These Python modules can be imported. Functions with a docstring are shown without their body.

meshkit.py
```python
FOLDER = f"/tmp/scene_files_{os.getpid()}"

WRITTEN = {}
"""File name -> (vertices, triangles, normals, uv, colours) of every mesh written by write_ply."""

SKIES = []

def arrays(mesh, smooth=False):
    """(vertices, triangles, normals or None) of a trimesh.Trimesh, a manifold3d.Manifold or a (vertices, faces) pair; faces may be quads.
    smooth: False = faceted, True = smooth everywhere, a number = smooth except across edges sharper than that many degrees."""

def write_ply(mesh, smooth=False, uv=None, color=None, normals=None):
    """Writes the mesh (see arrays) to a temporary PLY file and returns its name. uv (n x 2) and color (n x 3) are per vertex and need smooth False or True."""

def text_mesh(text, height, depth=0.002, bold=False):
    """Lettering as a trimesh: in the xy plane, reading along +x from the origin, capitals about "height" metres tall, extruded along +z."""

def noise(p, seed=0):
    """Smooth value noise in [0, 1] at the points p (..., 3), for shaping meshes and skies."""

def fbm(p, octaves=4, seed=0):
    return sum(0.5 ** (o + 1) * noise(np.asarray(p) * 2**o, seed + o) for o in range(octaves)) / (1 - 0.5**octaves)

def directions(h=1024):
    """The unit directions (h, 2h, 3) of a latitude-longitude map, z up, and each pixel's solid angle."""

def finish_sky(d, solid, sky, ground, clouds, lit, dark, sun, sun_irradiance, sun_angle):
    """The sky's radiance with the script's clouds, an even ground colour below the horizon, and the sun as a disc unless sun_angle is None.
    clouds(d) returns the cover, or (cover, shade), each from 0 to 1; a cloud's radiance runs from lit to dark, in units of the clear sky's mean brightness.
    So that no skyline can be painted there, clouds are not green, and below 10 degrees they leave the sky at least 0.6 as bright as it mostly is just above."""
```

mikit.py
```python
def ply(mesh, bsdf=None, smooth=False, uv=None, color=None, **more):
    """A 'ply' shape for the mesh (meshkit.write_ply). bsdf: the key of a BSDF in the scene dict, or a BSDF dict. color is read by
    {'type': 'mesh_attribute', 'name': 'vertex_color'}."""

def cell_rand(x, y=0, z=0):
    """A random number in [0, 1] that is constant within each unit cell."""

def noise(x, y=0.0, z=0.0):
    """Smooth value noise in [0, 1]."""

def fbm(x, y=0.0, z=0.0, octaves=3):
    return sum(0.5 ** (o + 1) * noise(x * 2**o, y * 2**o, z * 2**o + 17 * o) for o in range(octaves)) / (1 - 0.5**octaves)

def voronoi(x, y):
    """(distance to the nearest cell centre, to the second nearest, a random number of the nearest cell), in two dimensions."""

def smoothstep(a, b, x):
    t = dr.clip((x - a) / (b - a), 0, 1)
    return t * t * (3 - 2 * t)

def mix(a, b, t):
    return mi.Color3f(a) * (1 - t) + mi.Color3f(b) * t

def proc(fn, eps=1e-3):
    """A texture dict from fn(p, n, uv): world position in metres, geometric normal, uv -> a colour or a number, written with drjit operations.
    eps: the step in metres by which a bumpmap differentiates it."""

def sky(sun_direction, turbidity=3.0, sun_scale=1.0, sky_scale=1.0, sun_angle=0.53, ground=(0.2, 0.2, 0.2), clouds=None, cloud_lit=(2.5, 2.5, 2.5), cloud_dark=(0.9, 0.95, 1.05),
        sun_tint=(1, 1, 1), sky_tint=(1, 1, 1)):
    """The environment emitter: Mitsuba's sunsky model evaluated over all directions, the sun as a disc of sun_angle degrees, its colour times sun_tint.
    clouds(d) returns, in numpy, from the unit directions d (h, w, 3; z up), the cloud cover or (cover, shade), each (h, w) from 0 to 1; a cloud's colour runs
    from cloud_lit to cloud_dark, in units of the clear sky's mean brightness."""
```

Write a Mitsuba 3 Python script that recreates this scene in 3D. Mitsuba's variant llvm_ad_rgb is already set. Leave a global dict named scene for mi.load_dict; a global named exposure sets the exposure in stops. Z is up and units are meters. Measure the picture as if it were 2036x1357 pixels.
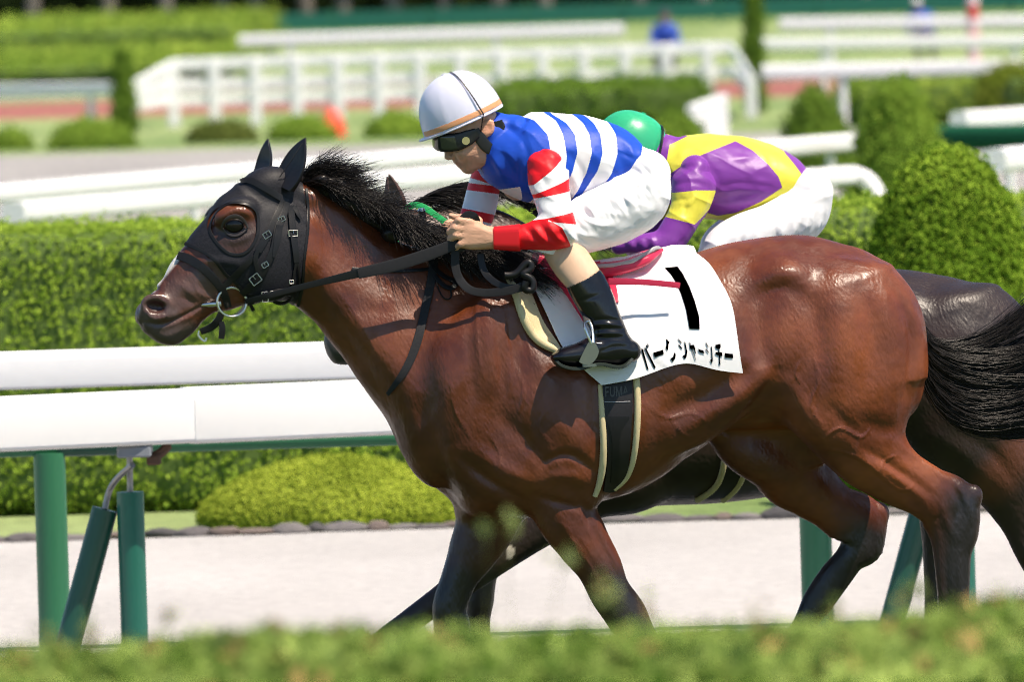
import math, numpy as np, trimesh, mitsuba as mi, drjit as dr, mikit, meshkit
from scipy import ndimage, sparse
from scipy.interpolate import PchipInterpolator
from scipy.spatial import cKDTree
from mikit import noise, fbm, smoothstep, mix, proc
T = mi.ScalarTransform4f
scene, labels = {}, {}

# ---------------------------------------------------------------- camera, sky, exposure
CAM = np.array([0.0, -35.0, 2.5])
FPX, PW, PH = 22400.0, 2036.0, 1357.0
PITCH = math.atan(778.5 / FPX)
FWD = np.array([0, math.cos(PITCH), -math.sin(PITCH)])
_up0 = np.array([0, math.sin(PITCH), math.cos(PITCH)])
ROLL = math.radians(1.75)
RGT = np.array([math.cos(ROLL), 0, 0]) - math.sin(ROLL) * _up0
UPV = np.array([math.sin(ROLL), 0, 0]) + math.cos(ROLL) * _up0
scene['camera'] = {'type': 'thinlens', 'fov': math.degrees(2 * math.atan(PW / 2 / FPX)), 'fov_axis': 'x',
                   'to_world': T().look_at(origin=CAM.tolist(), target=(CAM + FWD).tolist(), up=UPV.tolist()),
                   'aperture_radius': 0.026, 'focus_distance': 34.9, 'near_clip': 0.5, 'far_clip': 3000.0}
SUN = (0.37, -0.32, 0.87)
scene['sky'] = mikit.sky(SUN, turbidity=3.0, sun_scale=1.0, sky_scale=0.88, sun_tint=(.97, 1.0, 1.06), ground=(0.22, 0.24, 0.16))
exposure = 2.12


# ---------------------------------------------------------------- geometry kit
def ray(u, v):
    u, v = np.asarray(u, float), np.asarray(v, float)
    return FWD + ((u - PW / 2) / FPX)[..., None] * RGT + ((PH / 2 - v) / FPX)[..., None] * UPV


def on_ground(u, v, z=0.0):
    d = ray(u, v)
    return CAM + d * ((z - CAM[2]) / d[..., 2])[..., None]


def at_depth(u, v, y):
    d = ray(u, v)
    return CAM + d * ((y - CAM[1]) / d[..., 1])[..., None]


class Frame:
    """Local axes of an animal: s along the body, w across it (negative = the side we see), z up."""

    def __init__(self, ox, oy, deg):
        self.o = np.array([ox, oy, 0.0])
        c, s = math.cos(math.radians(deg)), math.sin(math.radians(deg))
        self.R = np.array([[c, s, 0], [-s, c, 0], [0, 0, 1.0]])
        self.to_world = T(np.vstack([np.hstack([self.R.T, self.o[:, None]]), [[0, 0, 0, 1]]]).tolist())

    def L(self, u, v, w=0.0):
        d = ray(u, v)
        n = self.R[1]
        t = (np.asarray(w, float) - (CAM - self.o) @ n) / (d @ n)
        return (CAM + d * t[..., None] - self.o) @ self.R.T

    def W(self, p):
        return np.asarray(p) @ self.R + self.o


def pchip(x, y, t):
    return PchipInterpolator(x, y, axis=0)(t)


def curve(pts, n=40):
    """Catmull-like smooth curve through points."""
    p = np.asarray(pts, float)
    if len(p) == 2:
        return p[0] + (p[1] - p[0]) * np.linspace(0, 1, n)[:, None]
    from scipy.interpolate import CubicSpline
    d = np.r_[0, np.cumsum(np.linalg.norm(np.diff(p, axis=0), axis=1) ** 0.5)]
    return CubicSpline(d, p, bc_type='natural')(np.linspace(0, d[-1], n))


class Field:
    """A signed distance grid; shapes are smooth-joined into it and its zero level becomes one mesh."""

    def __init__(self, lo, hi, h):
        self.lo, self.h = np.asarray(lo, float), h
        self.n = np.ceil((np.asarray(hi) - self.lo) / h).astype(int) + 1
        self.f = np.full(self.n, 0.5, np.float32)

    def block(self, lo, hi):
        a = np.clip(np.floor((lo - self.lo) / self.h).astype(int), 0, self.n - 1)
        b = np.clip(np.ceil((hi - self.lo) / self.h).astype(int) + 1, 1, self.n)
        ax = [self.lo[k] + self.h * np.arange(a[k], b[k], dtype=np.float32) for k in range(3)]
        return tuple(slice(a[k], b[k]) for k in range(3)), ax

    def join(self, sl, d, k, cut=False):
        f = self.f[sl]
        if cut:
            h = np.clip(0.5 - 0.5 * (f + d) / k, 0, 1)
            self.f[sl] = f * (1 - h) - d * h + k * h * (1 - h)
        else:
            h = np.clip(0.5 + 0.5 * (f - d) / k, 0, 1)
            self.f[sl] = f * (1 - h) + d * h - k * h * (1 - h)

    def loft(self, c, a, b, w, skew=None, power=2.0, k=0.02, caps=(None, None), nrm=None):
        """c: (m,2) centres in (s,z); a: half heights in that plane; b: half widths across; w: centre across."""
        m = len(c)
        t0 = np.r_[0, np.cumsum(np.linalg.norm(np.diff(c, axis=0), axis=1))]
        t = np.linspace(0, t0[-1], 160)
        C, A, B, Wc = (pchip(t0, np.asarray(x, float), t) for x in (c, a, b, w))
        S = pchip(t0, np.asarray(skew, float), t) if skew is not None else np.zeros(160)
        tan = np.gradient(C, axis=0)
        tan /= np.linalg.norm(tan, axis=1, keepdims=True)
        nr = np.stack([-tan[:, 1], tan[:, 0]], 1)
        if nrm is not None and (nr[80] @ nrm) < 0:
            nr = -nr
        r = np.maximum(A, B).max() + 2.5 * k
        R = np.maximum(A, B) + 2.5 * k
        lo = np.array([(C[:, 0] - R).min(), (Wc - B).min() - 2.5 * k, (C[:, 1] - R).min()])
        hi = np.array([(C[:, 0] + R).max(), (Wc + B).max() + 2.5 * k, (C[:, 1] + R).max()])
        sl, (xs, ys, zs) = self.block(lo, hi)
        P = np.stack(np.meshgrid(xs, zs, indexing='ij'), -1).reshape(-1, 2).astype(float)
        _, i = cKDTree(C).query(P)
        D = P - C[i]
        step = t[1]
        off = np.clip((D * tan[i]).sum(1) / step, -0.5, 0.5)
        j = np.clip(i + off, 0, 159)
        i0 = np.minimum(j.astype(int), 158)
        fr = j - i0
        g = lambda X: X[i0] * (1 - fr if X.ndim == 1 else (1 - fr)[:, None]) + X[i0 + 1] * (fr if X.ndim == 1 else fr[:, None])
        D = P - g(C)
        tn, nn = g(tan), g(nr)
        dt, dn = (D * tn).sum(1) * ((j <= 0) | (j >= 159)), (D * nn).sum(1)
        ca = np.where(i > 80, caps[1] or min(A[-1], B[-1]), caps[0] or min(A[0], B[0]))
        aa, bb, ww, ss = (g(x).astype(np.float32) for x in (A, B, Wc, S))
        q1 = (np.abs(dn) / aa)[:, None].astype(np.float32)
        qt = (np.abs(dt) / ca)[:, None].astype(np.float32)
        be = bb * np.clip(1 - ss * np.clip(dn / aa, -1, 1), 0.15, 2)
        dw = np.abs(ys[None, :] - ww[:, None])
        q2 = dw / be[:, None].astype(np.float32)
        p = power
        q = (q1 ** p + q2 ** p + qt ** p) ** (1 / p) + 1e-6
        ln = np.sqrt((dn ** 2 + dt ** 2)[:, None].astype(np.float32) + dw ** 2)
        d = np.maximum(ln * (1 - 1 / q), -np.minimum(aa, bb)[:, None])
        d = d.reshape(len(xs), len(zs), len(ys)).transpose(0, 2, 1)
        self.join(sl, d.astype(np.float32), k)

    def ball(self, c, r, k=0.02, rot=0.0, cut=False, M=None):
        """Ellipsoid at c with radii r; rot turns it in the (s,z) plane (degrees), or M = rows of its axes."""
        c, r = np.asarray(c, float), np.broadcast_to(np.asarray(r, float), 3)
        R = r.max() + 2.5 * k
        sl, (x, y, z) = self.block(c - R, c + R)
        x, y, z = (x - c[0])[:, None, None], (y - c[1])[None, :, None], (z - c[2])[None, None, :]
        if M is None:
            co, si = math.cos(math.radians(rot)), math.sin(math.radians(rot))
            M = [[co, 0, si], [0, 1, 0], [-si, 0, co]]
        e = [m[0] * x + m[1] * y + m[2] * z for m in M]
        q = np.sqrt(sum((a / b) ** 2 for a, b in zip(e, r))) + 1e-6
        q2 = np.sqrt(sum((a / b ** 2) ** 2 for a, b in zip(e, r))) + 1e-6
        self.join(sl, (q * (q - 1) / q2).astype(np.float32), k, cut)

    def cone(self, p0, p1, r0, r1, k=0.01, cut=False):
        """Round cone."""
        p0, p1 = np.asarray(p0, float), np.asarray(p1, float)
        R = max(r0, r1) + 2.5 * k
        sl, (x, y, z) = self.block(np.minimum(p0, p1) - R, np.maximum(p0, p1) + R)
        d = p1 - p0
        X = [x[:, None, None] - p0[0], y[None, :, None] - p0[1], z[None, None, :] - p0[2]]
        t = np.clip((X[0] * d[0] + X[1] * d[1] + X[2] * d[2]) / max(d @ d, 1e-12), 0, 1)
        q = np.sqrt(sum((X[i] - t * d[i]) ** 2 for i in range(3))) - (r0 + (r1 - r0) * t)
        self.join(sl, q.astype(np.float32), k, cut)

    def chain(self, pts, rs, k=0.01):
        for i in range(len(pts) - 1):
            self.cone(pts[i], pts[i + 1], rs[i], rs[i + 1], k)

    def mesh(self, smooth=4):
        f, n = self.f, self.n
        ins = f < 0
        c = sum(ins[i:n[0] - 1 + i, j:n[1] - 1 + j, l:n[2] - 1 + l].astype(np.int8) for i in (0, 1) for j in (0, 1) for l in (0, 1))
        act = np.argwhere((c > 0) & (c < 8))
        idx = np.full(c.shape, -1, np.int32)
        idx[tuple(act.T)] = np.arange(len(act))
        acc, cnt = np.zeros((len(act), 3)), np.zeros(len(act))
        cor = [(i, j, l) for i in (0, 1) for j in (0, 1) for l in (0, 1)]
        for a in cor:
            for d in range(3):
                if a[d] == 0:
                    b = tuple(a[k] + (k == d) for k in range(3))
                    fa, fb = f[tuple((act + a).T)], f[tuple((act + b).T)]
                    x = (fa < 0) != (fb < 0)
                    tt = fa / np.where(fa == fb, 1, fa - fb)
                    p = np.array(a, float)[None] + np.zeros((len(act), 3))
                    p[:, d] = tt
                    acc += p * x[:, None]
                    cnt += x
        V = self.lo + self.h * (act + acc / cnt[:, None])
        Q = []
        for d in range(3):
            o = [k for k in range(3) if k != d]
            s0 = [slice(None)] * 3
            s1 = [slice(None)] * 3
            s0[d], s1[d] = slice(0, n[d] - 1), slice(1, n[d])
            x = ins[tuple(s0)] != ins[tuple(s1)]
            e = np.argwhere(x)
            ok = (e[:, o[0]] > 0) & (e[:, o[1]] > 0) & (e[:, o[0]] < n[o[0]] - 1) & (e[:, o[1]] < n[o[1]] - 1)
            e = e[ok]
            fl = ins[tuple(e.T)]
            q = []
            for (i, j) in ((-1, -1), (0, -1), (0, 0), (-1, 0)):
                g = e.copy()
                g[:, o[0]] += i
                g[:, o[1]] += j
                q.append(idx[tuple(g.T)])
            q = np.stack(q, 1)
            rev = ~fl if d != 1 else fl
            q[rev] = q[rev][:, ::-1]
            Q.append(q)
        Q = np.vstack(Q)
        Fc = np.vstack([Q[:, [0, 1, 2]], Q[:, [0, 2, 3]]])
        return relax(V, Fc, smooth), Fc


def adjacency(V, Fc):
    e = np.vstack([Fc[:, [0, 1]], Fc[:, [1, 2]], Fc[:, [2, 0]]])
    A = sparse.coo_matrix((np.ones(len(e)), (e[:, 0], e[:, 1])), (len(V), len(V))).tocsr()
    A = A + A.T
    A.data[:] = 1
    return sparse.diags(1 / np.maximum(np.asarray(A.sum(1)).ravel(), 1)) @ A


def relax(V, Fc, n):
    if n <= 0:
        return V
    A = adjacency(V, Fc)
    for i in range(n):
        V = V + 0.5 * (A @ V - V)
        V = V - 0.52 * (A @ V - V)
    return V


def normals(V, Fc):
    fn = np.cross(V[Fc[:, 1]] - V[Fc[:, 0]], V[Fc[:, 2]] - V[Fc[:, 0]])
    N = np.zeros_like(V)
    for k in range(3):
        for a in range(3):
            N[:, a] += np.bincount(Fc[:, k], fn[:, a], len(V))
    return N / np.maximum(np.linalg.norm(N, axis=1, keepdims=True), 1e-12)


def polyline_distance(P, Q):
    """Distance of the 2-D points P to the polyline Q, its parameter 0..1 and the signed side."""
    best, par, side = np.full(len(P), 1e9), np.zeros(len(P)), np.zeros(len(P))
    L = np.r_[0, np.cumsum(np.linalg.norm(np.diff(Q, axis=0), axis=1))]
    for i in range(len(Q) - 1):
        d = Q[i + 1] - Q[i]
        t = np.clip(((P - Q[i]) @ d) / max(d @ d, 1e-12), 0, 1)
        r = P - Q[i] - t[:, None] * d
        q = np.hypot(r[:, 0], r[:, 1])
        m = q < best
        best[m] = q[m]
        par[m] = (L[i] + t[m] * (L[i + 1] - L[i])) / L[-1]
        side[m] = np.sign(d[0] * r[m, 1] - d[1] * r[m, 0])
    return best, par, side


def inside(P, poly):
    """Point-in-polygon for the 2-D points P."""
    x, y = P[:, 0], P[:, 1]
    r = np.zeros(len(P), bool)
    for a, b in zip(poly, np.roll(poly, -1, axis=0)):
        c = (a[1] > y) != (b[1] > y)
        r ^= c & (x < (b[0] - a[0]) * (y - a[1]) / (b[1] - a[1] + 1e-15) + a[0])
    return r


def put(key, mesh, bsdf, smooth=True, **kw):
    k, i = key, 0
    while k in scene:
        i += 1
        k = f'{key}_{i:03d}'
    scene[k] = mikit.ply(mesh, bsdf, smooth, **kw)
    return k


def tag(key, label, cat=None, group=None, kind=None):
    labels[key] = {'label': label} if label else {}
    for n, v in (('category', cat), ('group', group), ('kind', kind)):
        if v:
            labels[key][n] = v
    return key


def tube(P, r, n=10, flat=None, cap=True):
    """Tube along the points P; r may vary; flat = (half width, half thickness, up vectors) makes a strap of rounded section."""
    P = np.asarray(P, float)
    m = len(P)
    t = np.gradient(P, axis=0)
    t /= np.linalg.norm(t, axis=1, keepdims=True) + 1e-12
    if flat is not None:
        hw, th, up = flat
        up = np.broadcast_to(np.asarray(up, float), (m, 3))
        a = np.cross(up, t)
        a /= np.linalg.norm(a, axis=1, keepdims=True) + 1e-12
        b = np.cross(t, a)
        hw, th = np.broadcast_to(hw, m), np.broadcast_to(th, m)
        ang = np.arange(n) * 2 * np.pi / n + np.pi / n
        ca, sa = np.cos(ang), np.sin(ang)
        ca, sa = np.sign(ca) * np.abs(ca) ** 0.45, np.sign(sa) * np.abs(sa) ** 0.45
        V = P[:, None] + hw[:, None, None] * ca[None, :, None] * a[:, None] + th[:, None, None] * sa[None, :, None] * b[:, None]
    else:
        r = np.broadcast_to(r, m)
        u = np.cross(t[0], [0.3, 0.2, 0.9])
        u /= np.linalg.norm(u)
        A = np.empty((m, 3))
        for i in range(m):
            u = u - t[i] * (u @ t[i])
            u /= np.linalg.norm(u) + 1e-12
            A[i] = u
        B = np.cross(t, A)
        ang = np.arange(n) * 2 * np.pi / n
        V = P[:, None] + r[:, None, None] * (np.cos(ang)[None, :, None] * A[:, None] + np.sin(ang)[None, :, None] * B[:, None])
    V = V.reshape(-1, 3)
    i, j = np.meshgrid(np.arange(m - 1), np.arange(n), indexing='ij')
    k = (j + 1) % n
    q = np.stack([i * n + j, i * n + k, (i + 1) * n + k, (i + 1) * n + j], -1).reshape(-1, 4)
    F_ = np.vstack([q[:, [0, 1, 2]], q[:, [0, 2, 3]]])
    if cap:
        V = np.vstack([V, P[0], P[-1]])
        j = np.arange(n)
        F_ = np.vstack([F_, np.stack([(j + 1) % n, j, j * 0 + m * n], 1), np.stack([(m - 1) * n + j, (m - 1) * n + (j + 1) % n, j * 0 + m * n + 1], 1)])
    return V, F_


def merge(ms):
    V, F_, o = [], [], 0
    for v, f in ms:
        f = np.asarray(f)
        if f.shape[1] == 4:
            f = np.vstack([f[:, [0, 1, 2]], f[:, [0, 2, 3]]])
        V.append(v)
        F_.append(f + o)
        o += len(v)
    return np.vstack(V), np.vstack(F_)


def box(c, s, bevel=0.0, R=None):
    """Box with chamfered edges: centre, full sizes, rotation rows."""
    import manifold3d as m3
    s = np.asarray(s, float)
    if bevel > 0:
        pts = []
        for sx in (-1, 1):
            for sy in (-1, 1):
                for sz in (-1, 1):
                    g = np.array([sx, sy, sz])
                    for k in range(3):
                        o = s / 2 - bevel
                        o[k] = s[k] / 2
                        pts.append(g * o)
        m = m3.Manifold.hull_points(np.array(pts)).to_mesh()
        V, F_ = np.array(m.vert_properties[:, :3], float), np.array(m.tri_verts, int)
    else:
        t = trimesh.creation.box(s)
        V, F_ = np.array(t.vertices), np.array(t.faces)
    if R is not None:
        V = V @ np.asarray(R)
    return V + np.asarray(c, float), F_


def hairs(P0, paths, r, n=3):
    """Many strands as one mesh. paths: (k, m, 3) points, r: (k, m) radii."""
    k, m, _ = paths.shape
    t = np.gradient(paths, axis=1)
    t /= np.linalg.norm(t, axis=2, keepdims=True) + 1e-12
    a = np.cross(t, np.array([0.31, 0.85, 0.42]))
    a /= np.linalg.norm(a, axis=2, keepdims=True) + 1e-12
    b = np.cross(t, a)
    ang = np.arange(n) * 2 * np.pi / n
    V = paths[:, :, None] + r[:, :, None, None] * (np.cos(ang)[:, None] * a[:, :, None] + np.sin(ang)[:, None] * b[:, :, None])
    i, j, l = np.meshgrid(np.arange(k), np.arange(m - 1), np.arange(n), indexing='ij')
    g = lambda i, j, l: (i * m + j) * n + l % n
    q = np.stack([g(i, j, l), g(i, j, l + 1), g(i, j + 1, l + 1), g(i, j + 1, l)], -1).reshape(-1, 4)
    return V.reshape(-1, 3), np.vstack([q[:, [0, 1, 2]], q[:, [0, 2, 3]]])


def rgb(h):
    """sRGB hex -> linear list."""
    c = np.array([int(h[i:i + 2], 16) for i in (0, 2, 4)]) / 255
    return np.where(c < 0.04045, c / 12.92, ((c + 0.055) / 1.055) ** 2.4).tolist()


def mat(name, color, rough=0.5, **kw):
    """A principled material under a key; color: list, or a texture dict."""
    bump = kw.pop('bump', None)
    two = kw.pop('two', False)
    b = {'type': 'principled', 'base_color': color if isinstance(color, dict) else {'type': 'rgb', 'value': list(map(float, color))}, 'roughness': rough, **kw}
    if bump:
        b = {'type': 'bumpmap', 'arbitrary': bump[0], 'scale': bump[1], 'bsdf': b}
    scene[name] = {'type': 'twosided', 'bsdf': b} if two else b
    return name


VC = {'type': 'mesh_attribute', 'name': 'vertex_color'}
rng = np.random.default_rng(7)
# ---------------------------------------------------------------- the setting
def grass_col(p, n, uv):
    a = fbm(p.x * 0.9, p.y * 0.25, 0, 3)
    b = fbm(p.x * 14, p.y * 9, 0, 3)
    c = mix([.10, .15, .048], [.17, .215, .085], smoothstep(.3, .7, a))
    return c * (0.7 + 0.6 * b)


def sand_col(p, n, uv):
    a = fbm(p.x * 1.3, p.y * 0.5, 2.0, 3)
    b = fbm(p.x * 30, p.y * 16, 0, 2)
    return mix([.255, .247, .243], [.33, .32, .315], a) * (0.9 + 0.2 * b)


def dirt_col(p, n, uv):
    a = fbm(p.x * 0.8, p.y * 0.12, 5.0, 3)
    return mix([.165, .16, .158], [.225, .218, .213], a) * (0.92 + 0.16 * fbm(p.x * 6, p.y * 3, 0, 2))


def clay_col(p, n, uv):
    return mix([.15, .05, .045], [.22, .085, .07], fbm(p.x * 1.5, p.y * .2, 1.0, 3))


mat('grass', proc(grass_col), .9)
mat('sand', proc(sand_col), .95)


def turf_col(p, n, uv):
    return mix([.030, .055, .012], [.060, .095, .022], fbm(p.x * 3, p.y * 2, 0, 4)) * (.6 + .8 * fbm(p.x * 40, p.y * 25, 0, 2))


mat('turf', proc(turf_col), .9)
mat('dirt', proc(dirt_col), .95)
mat('clay', proc(clay_col), .95)


def sheet(key, x0, x1, y0, y1, z, bsdf, nx=2, ny=2, edge=0.0):
    xs, ys = np.linspace(x0, x1, nx), np.linspace(y0, y1, ny)
    X, Y = np.meshgrid(xs, ys, indexing='ij')
    if edge:
        Y[:, 0] += edge * (meshkit.fbm(np.stack([xs * 2, xs * 0, xs * 0], 1), 3, 3) - .5)
        Y[:, -1] += edge * (meshkit.fbm(np.stack([xs * 2, xs * 0, xs * 0], 1), 3, 9) - .5)
    V = np.stack([X, Y, X * 0 + z], -1).reshape(-1, 3)
    i, j = np.meshgrid(np.arange(nx - 1), np.arange(ny - 1), indexing='ij')
    q = np.stack([i * ny + j, (i + 1) * ny + j, (i + 1) * ny + j + 1, i * ny + j + 1], -1).reshape(-1, 4)
    scene[key] = mikit.ply((V, q), bsdf, False)
    tag(key, None, kind='structure')


sheet('ground', -900, 900, -60, 1800, 0.0, 'grass')
sheet('turf_track', -60, 60, -14, 1.3, 0.004, 'turf', 2, 2)
sheet('sand_path', -40, 40, 1.2, 13.6, 0.008, 'sand', 300, 2, .12)
sheet('dirt_track', -120, 120, 72, 112.5, 0.004, 'dirt', 200, 2, .5)
sheet('clay_path', -150, 150, 147, 168, 0.004, 'clay', 100, 2, .4)
sheet('far_track', -200, 200, 175, 190, 0.004, 'dirt', 100, 2, .4)

# ---- foliage
mat('leaf', VC, .55, specular=.4)
scene['leaf'] = {'type': 'principledthin', 'base_color': VC, 'roughness': .5, 'spec_trans': 0.0, 'diff_trans': 0.7, 'eta': 1.4}
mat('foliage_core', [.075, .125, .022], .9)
mat('bark', [.16, .14, .125], .9)


def sample(V, Fc, n, r):
    a, b, c = (V[Fc[:, k]] for k in range(3))
    cr = np.cross(b - a, c - a)
    ar = np.linalg.norm(cr, axis=1)
    f = r.choice(len(Fc), n, p=ar / ar.sum())
    u, v = r.random((2, n))
    m = u + v > 1
    u[m], v[m] = 1 - u[m], 1 - v[m]
    return a[f] + u[:, None] * (b - a)[f] + v[:, None] * (c - a)[f], cr[f] / ar[f][:, None]


def leaves(P, N, size, r, dark, light, tips=None, spread=0.6, shape=0.6):
    """Bent two-quad leaves at P, facing roughly along N; returns mesh and vertex colours."""
    n = len(P)
    s = size * (0.7 + 0.6 * r.random(n))
    nn = N + spread * r.normal(size=(n, 3))
    nn /= np.linalg.norm(nn, axis=1, keepdims=True)
    t = np.cross(nn, r.normal(size=(n, 3)))
    t /= np.linalg.norm(t, axis=1, keepdims=True)
    b = np.cross(nn, t)
    w = shape * 0.5
    pts = [(-.5, 0, 0), (-.12, w, -.12), (.5, 0, -.05), (-.12, -w, -.12), (.05, 0, .04)]
    V = np.stack([P + s[:, None] * (x * t + y * b + z * nn) for x, y, z in pts], 1).reshape(-1, 3)
    k = np.arange(n)[:, None] * 5
    Fc = np.vstack([k + np.array([[0, 4, 1]]), k + np.array([[1, 4, 2]]), k + np.array([[2, 4, 3]]), k + np.array([[3, 4, 0]])])
    cl = meshkit.fbm(P / (size * 12), 3, 11)
    f = np.clip((cl - .35) * 2.2 + .25 * r.normal(size=n), 0, 1)[:, None]
    C = np.array(dark) * (1 - f) + np.array(light) * f
    C *= (0.8 + 0.4 * r.random(n))[:, None]
    if tips is not None:
        m = r.random(n) < tips[1]
        C[m] = np.array(tips[0]) * (0.7 + 0.6 * r.random(m.sum()))[:, None]
    return V, Fc, np.repeat(C, 5, axis=0)


def rounded_block(lo, hi, rad, amp, seed, seg=None):
    """A clipped hedge body: box with rounded edges, surface uneven by amp metres."""
    lo, hi = np.asarray(lo, float), np.asarray(hi, float)
    L = seg or max(.05, (hi - lo).max() / 90)
    ns = np.clip(np.ceil((hi - lo) / L), 3, 110).astype(int)
    V, Fc, o = [], [], 0
    for d in range(3):
        e, f = [k for k in range(3) if k != d]
        A, B = np.meshgrid(np.linspace(-1, 1, ns[e] + 1), np.linspace(-1, 1, ns[f] + 1), indexing='ij')
        for sg in (-1, 1):
            p = np.zeros(A.shape + (3,))
            p[..., e], p[..., f], p[..., d] = A, B, sg
            i, j = np.meshgrid(np.arange(ns[e]), np.arange(ns[f]), indexing='ij')
            g = lambda i, j: i * (ns[f] + 1) + j
            q = np.stack([g(i, j), g(i + 1, j), g(i + 1, j + 1), g(i, j + 1)], -1).reshape(-1, 4) + o
            if (sg > 0) == (d == 1):
                q = q[:, ::-1]
            V.append(p.reshape(-1, 3) * (hi - lo) / 2)
            Fc.append(q)
            o += A.size
    V, Fc = np.vstack(V), np.vstack(Fc)
    m = trimesh.Trimesh(V, np.vstack([Fc[:, [0, 1, 2]], Fc[:, [0, 2, 3]]]), process=True)
    V, Fc = np.array(m.vertices), np.array(m.faces)
    h = (hi - lo) / 2
    q = np.clip(V, -(h - rad), h - rad)
    d = V - q
    ln = np.linalg.norm(d, axis=1, keepdims=True)
    V = q + np.where(ln > 1e-9, d / np.maximum(ln, 1e-9), 0) * rad
    V += (lo + hi) / 2
    N = normals(V, Fc)
    V = V + N * (amp * 2 * (meshkit.fbm(V * (0.35 / max(amp, .02)) * .35, 3, seed) - .5))[:, None]
    V[:, 2] = np.maximum(V[:, 2], 0.0)
    return V, Fc


def bullet(c, r, hgt, amp, seed, pw=2.4, n=40):
    """A clipped round shrub: body of revolution, uneven."""
    t = np.linspace(0, 1, n)
    z = hgt * t
    rr = r * (1 - t ** pw) ** (1 / pw) * (0.86 + 0.14 * np.sin(np.pi * np.clip(t + .25, 0, 1)))
    m = 48
    a = np.arange(m) * 2 * np.pi / m
    V = np.stack([rr[:, None] * np.cos(a), rr[:, None] * np.sin(a), z[:, None] + 0 * a], -1).reshape(-1, 3)
    i, j = np.meshgrid(np.arange(n - 1), np.arange(m), indexing='ij')
    k = (j + 1) % m
    q = np.stack([i * m + j, i * m + k, (i + 1) * m + k, (i + 1) * m + j], -1).reshape(-1, 4)
    V = V + np.asarray(c)
    Fc = np.vstack([q[:, [0, 1, 2]], q[:, [0, 2, 3]]])
    d = V - np.asarray(c) - [0, 0, hgt * .4]
    d /= np.linalg.norm(d, axis=1, keepdims=True) + 1e-9
    V = V + d * (amp * 2 * (meshkit.fbm(V * (0.9 / r), 3, seed) - .5))[:, None]
    V[:, 2] = np.maximum(V[:, 2], 0.0)
    return V, Fc


G_DARK, G_MID, G_LIGHT, G_LIME = [.12, .21, .03], [.20, .32, .045], [.33, .47, .07], [.44, .55, .09]


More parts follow.
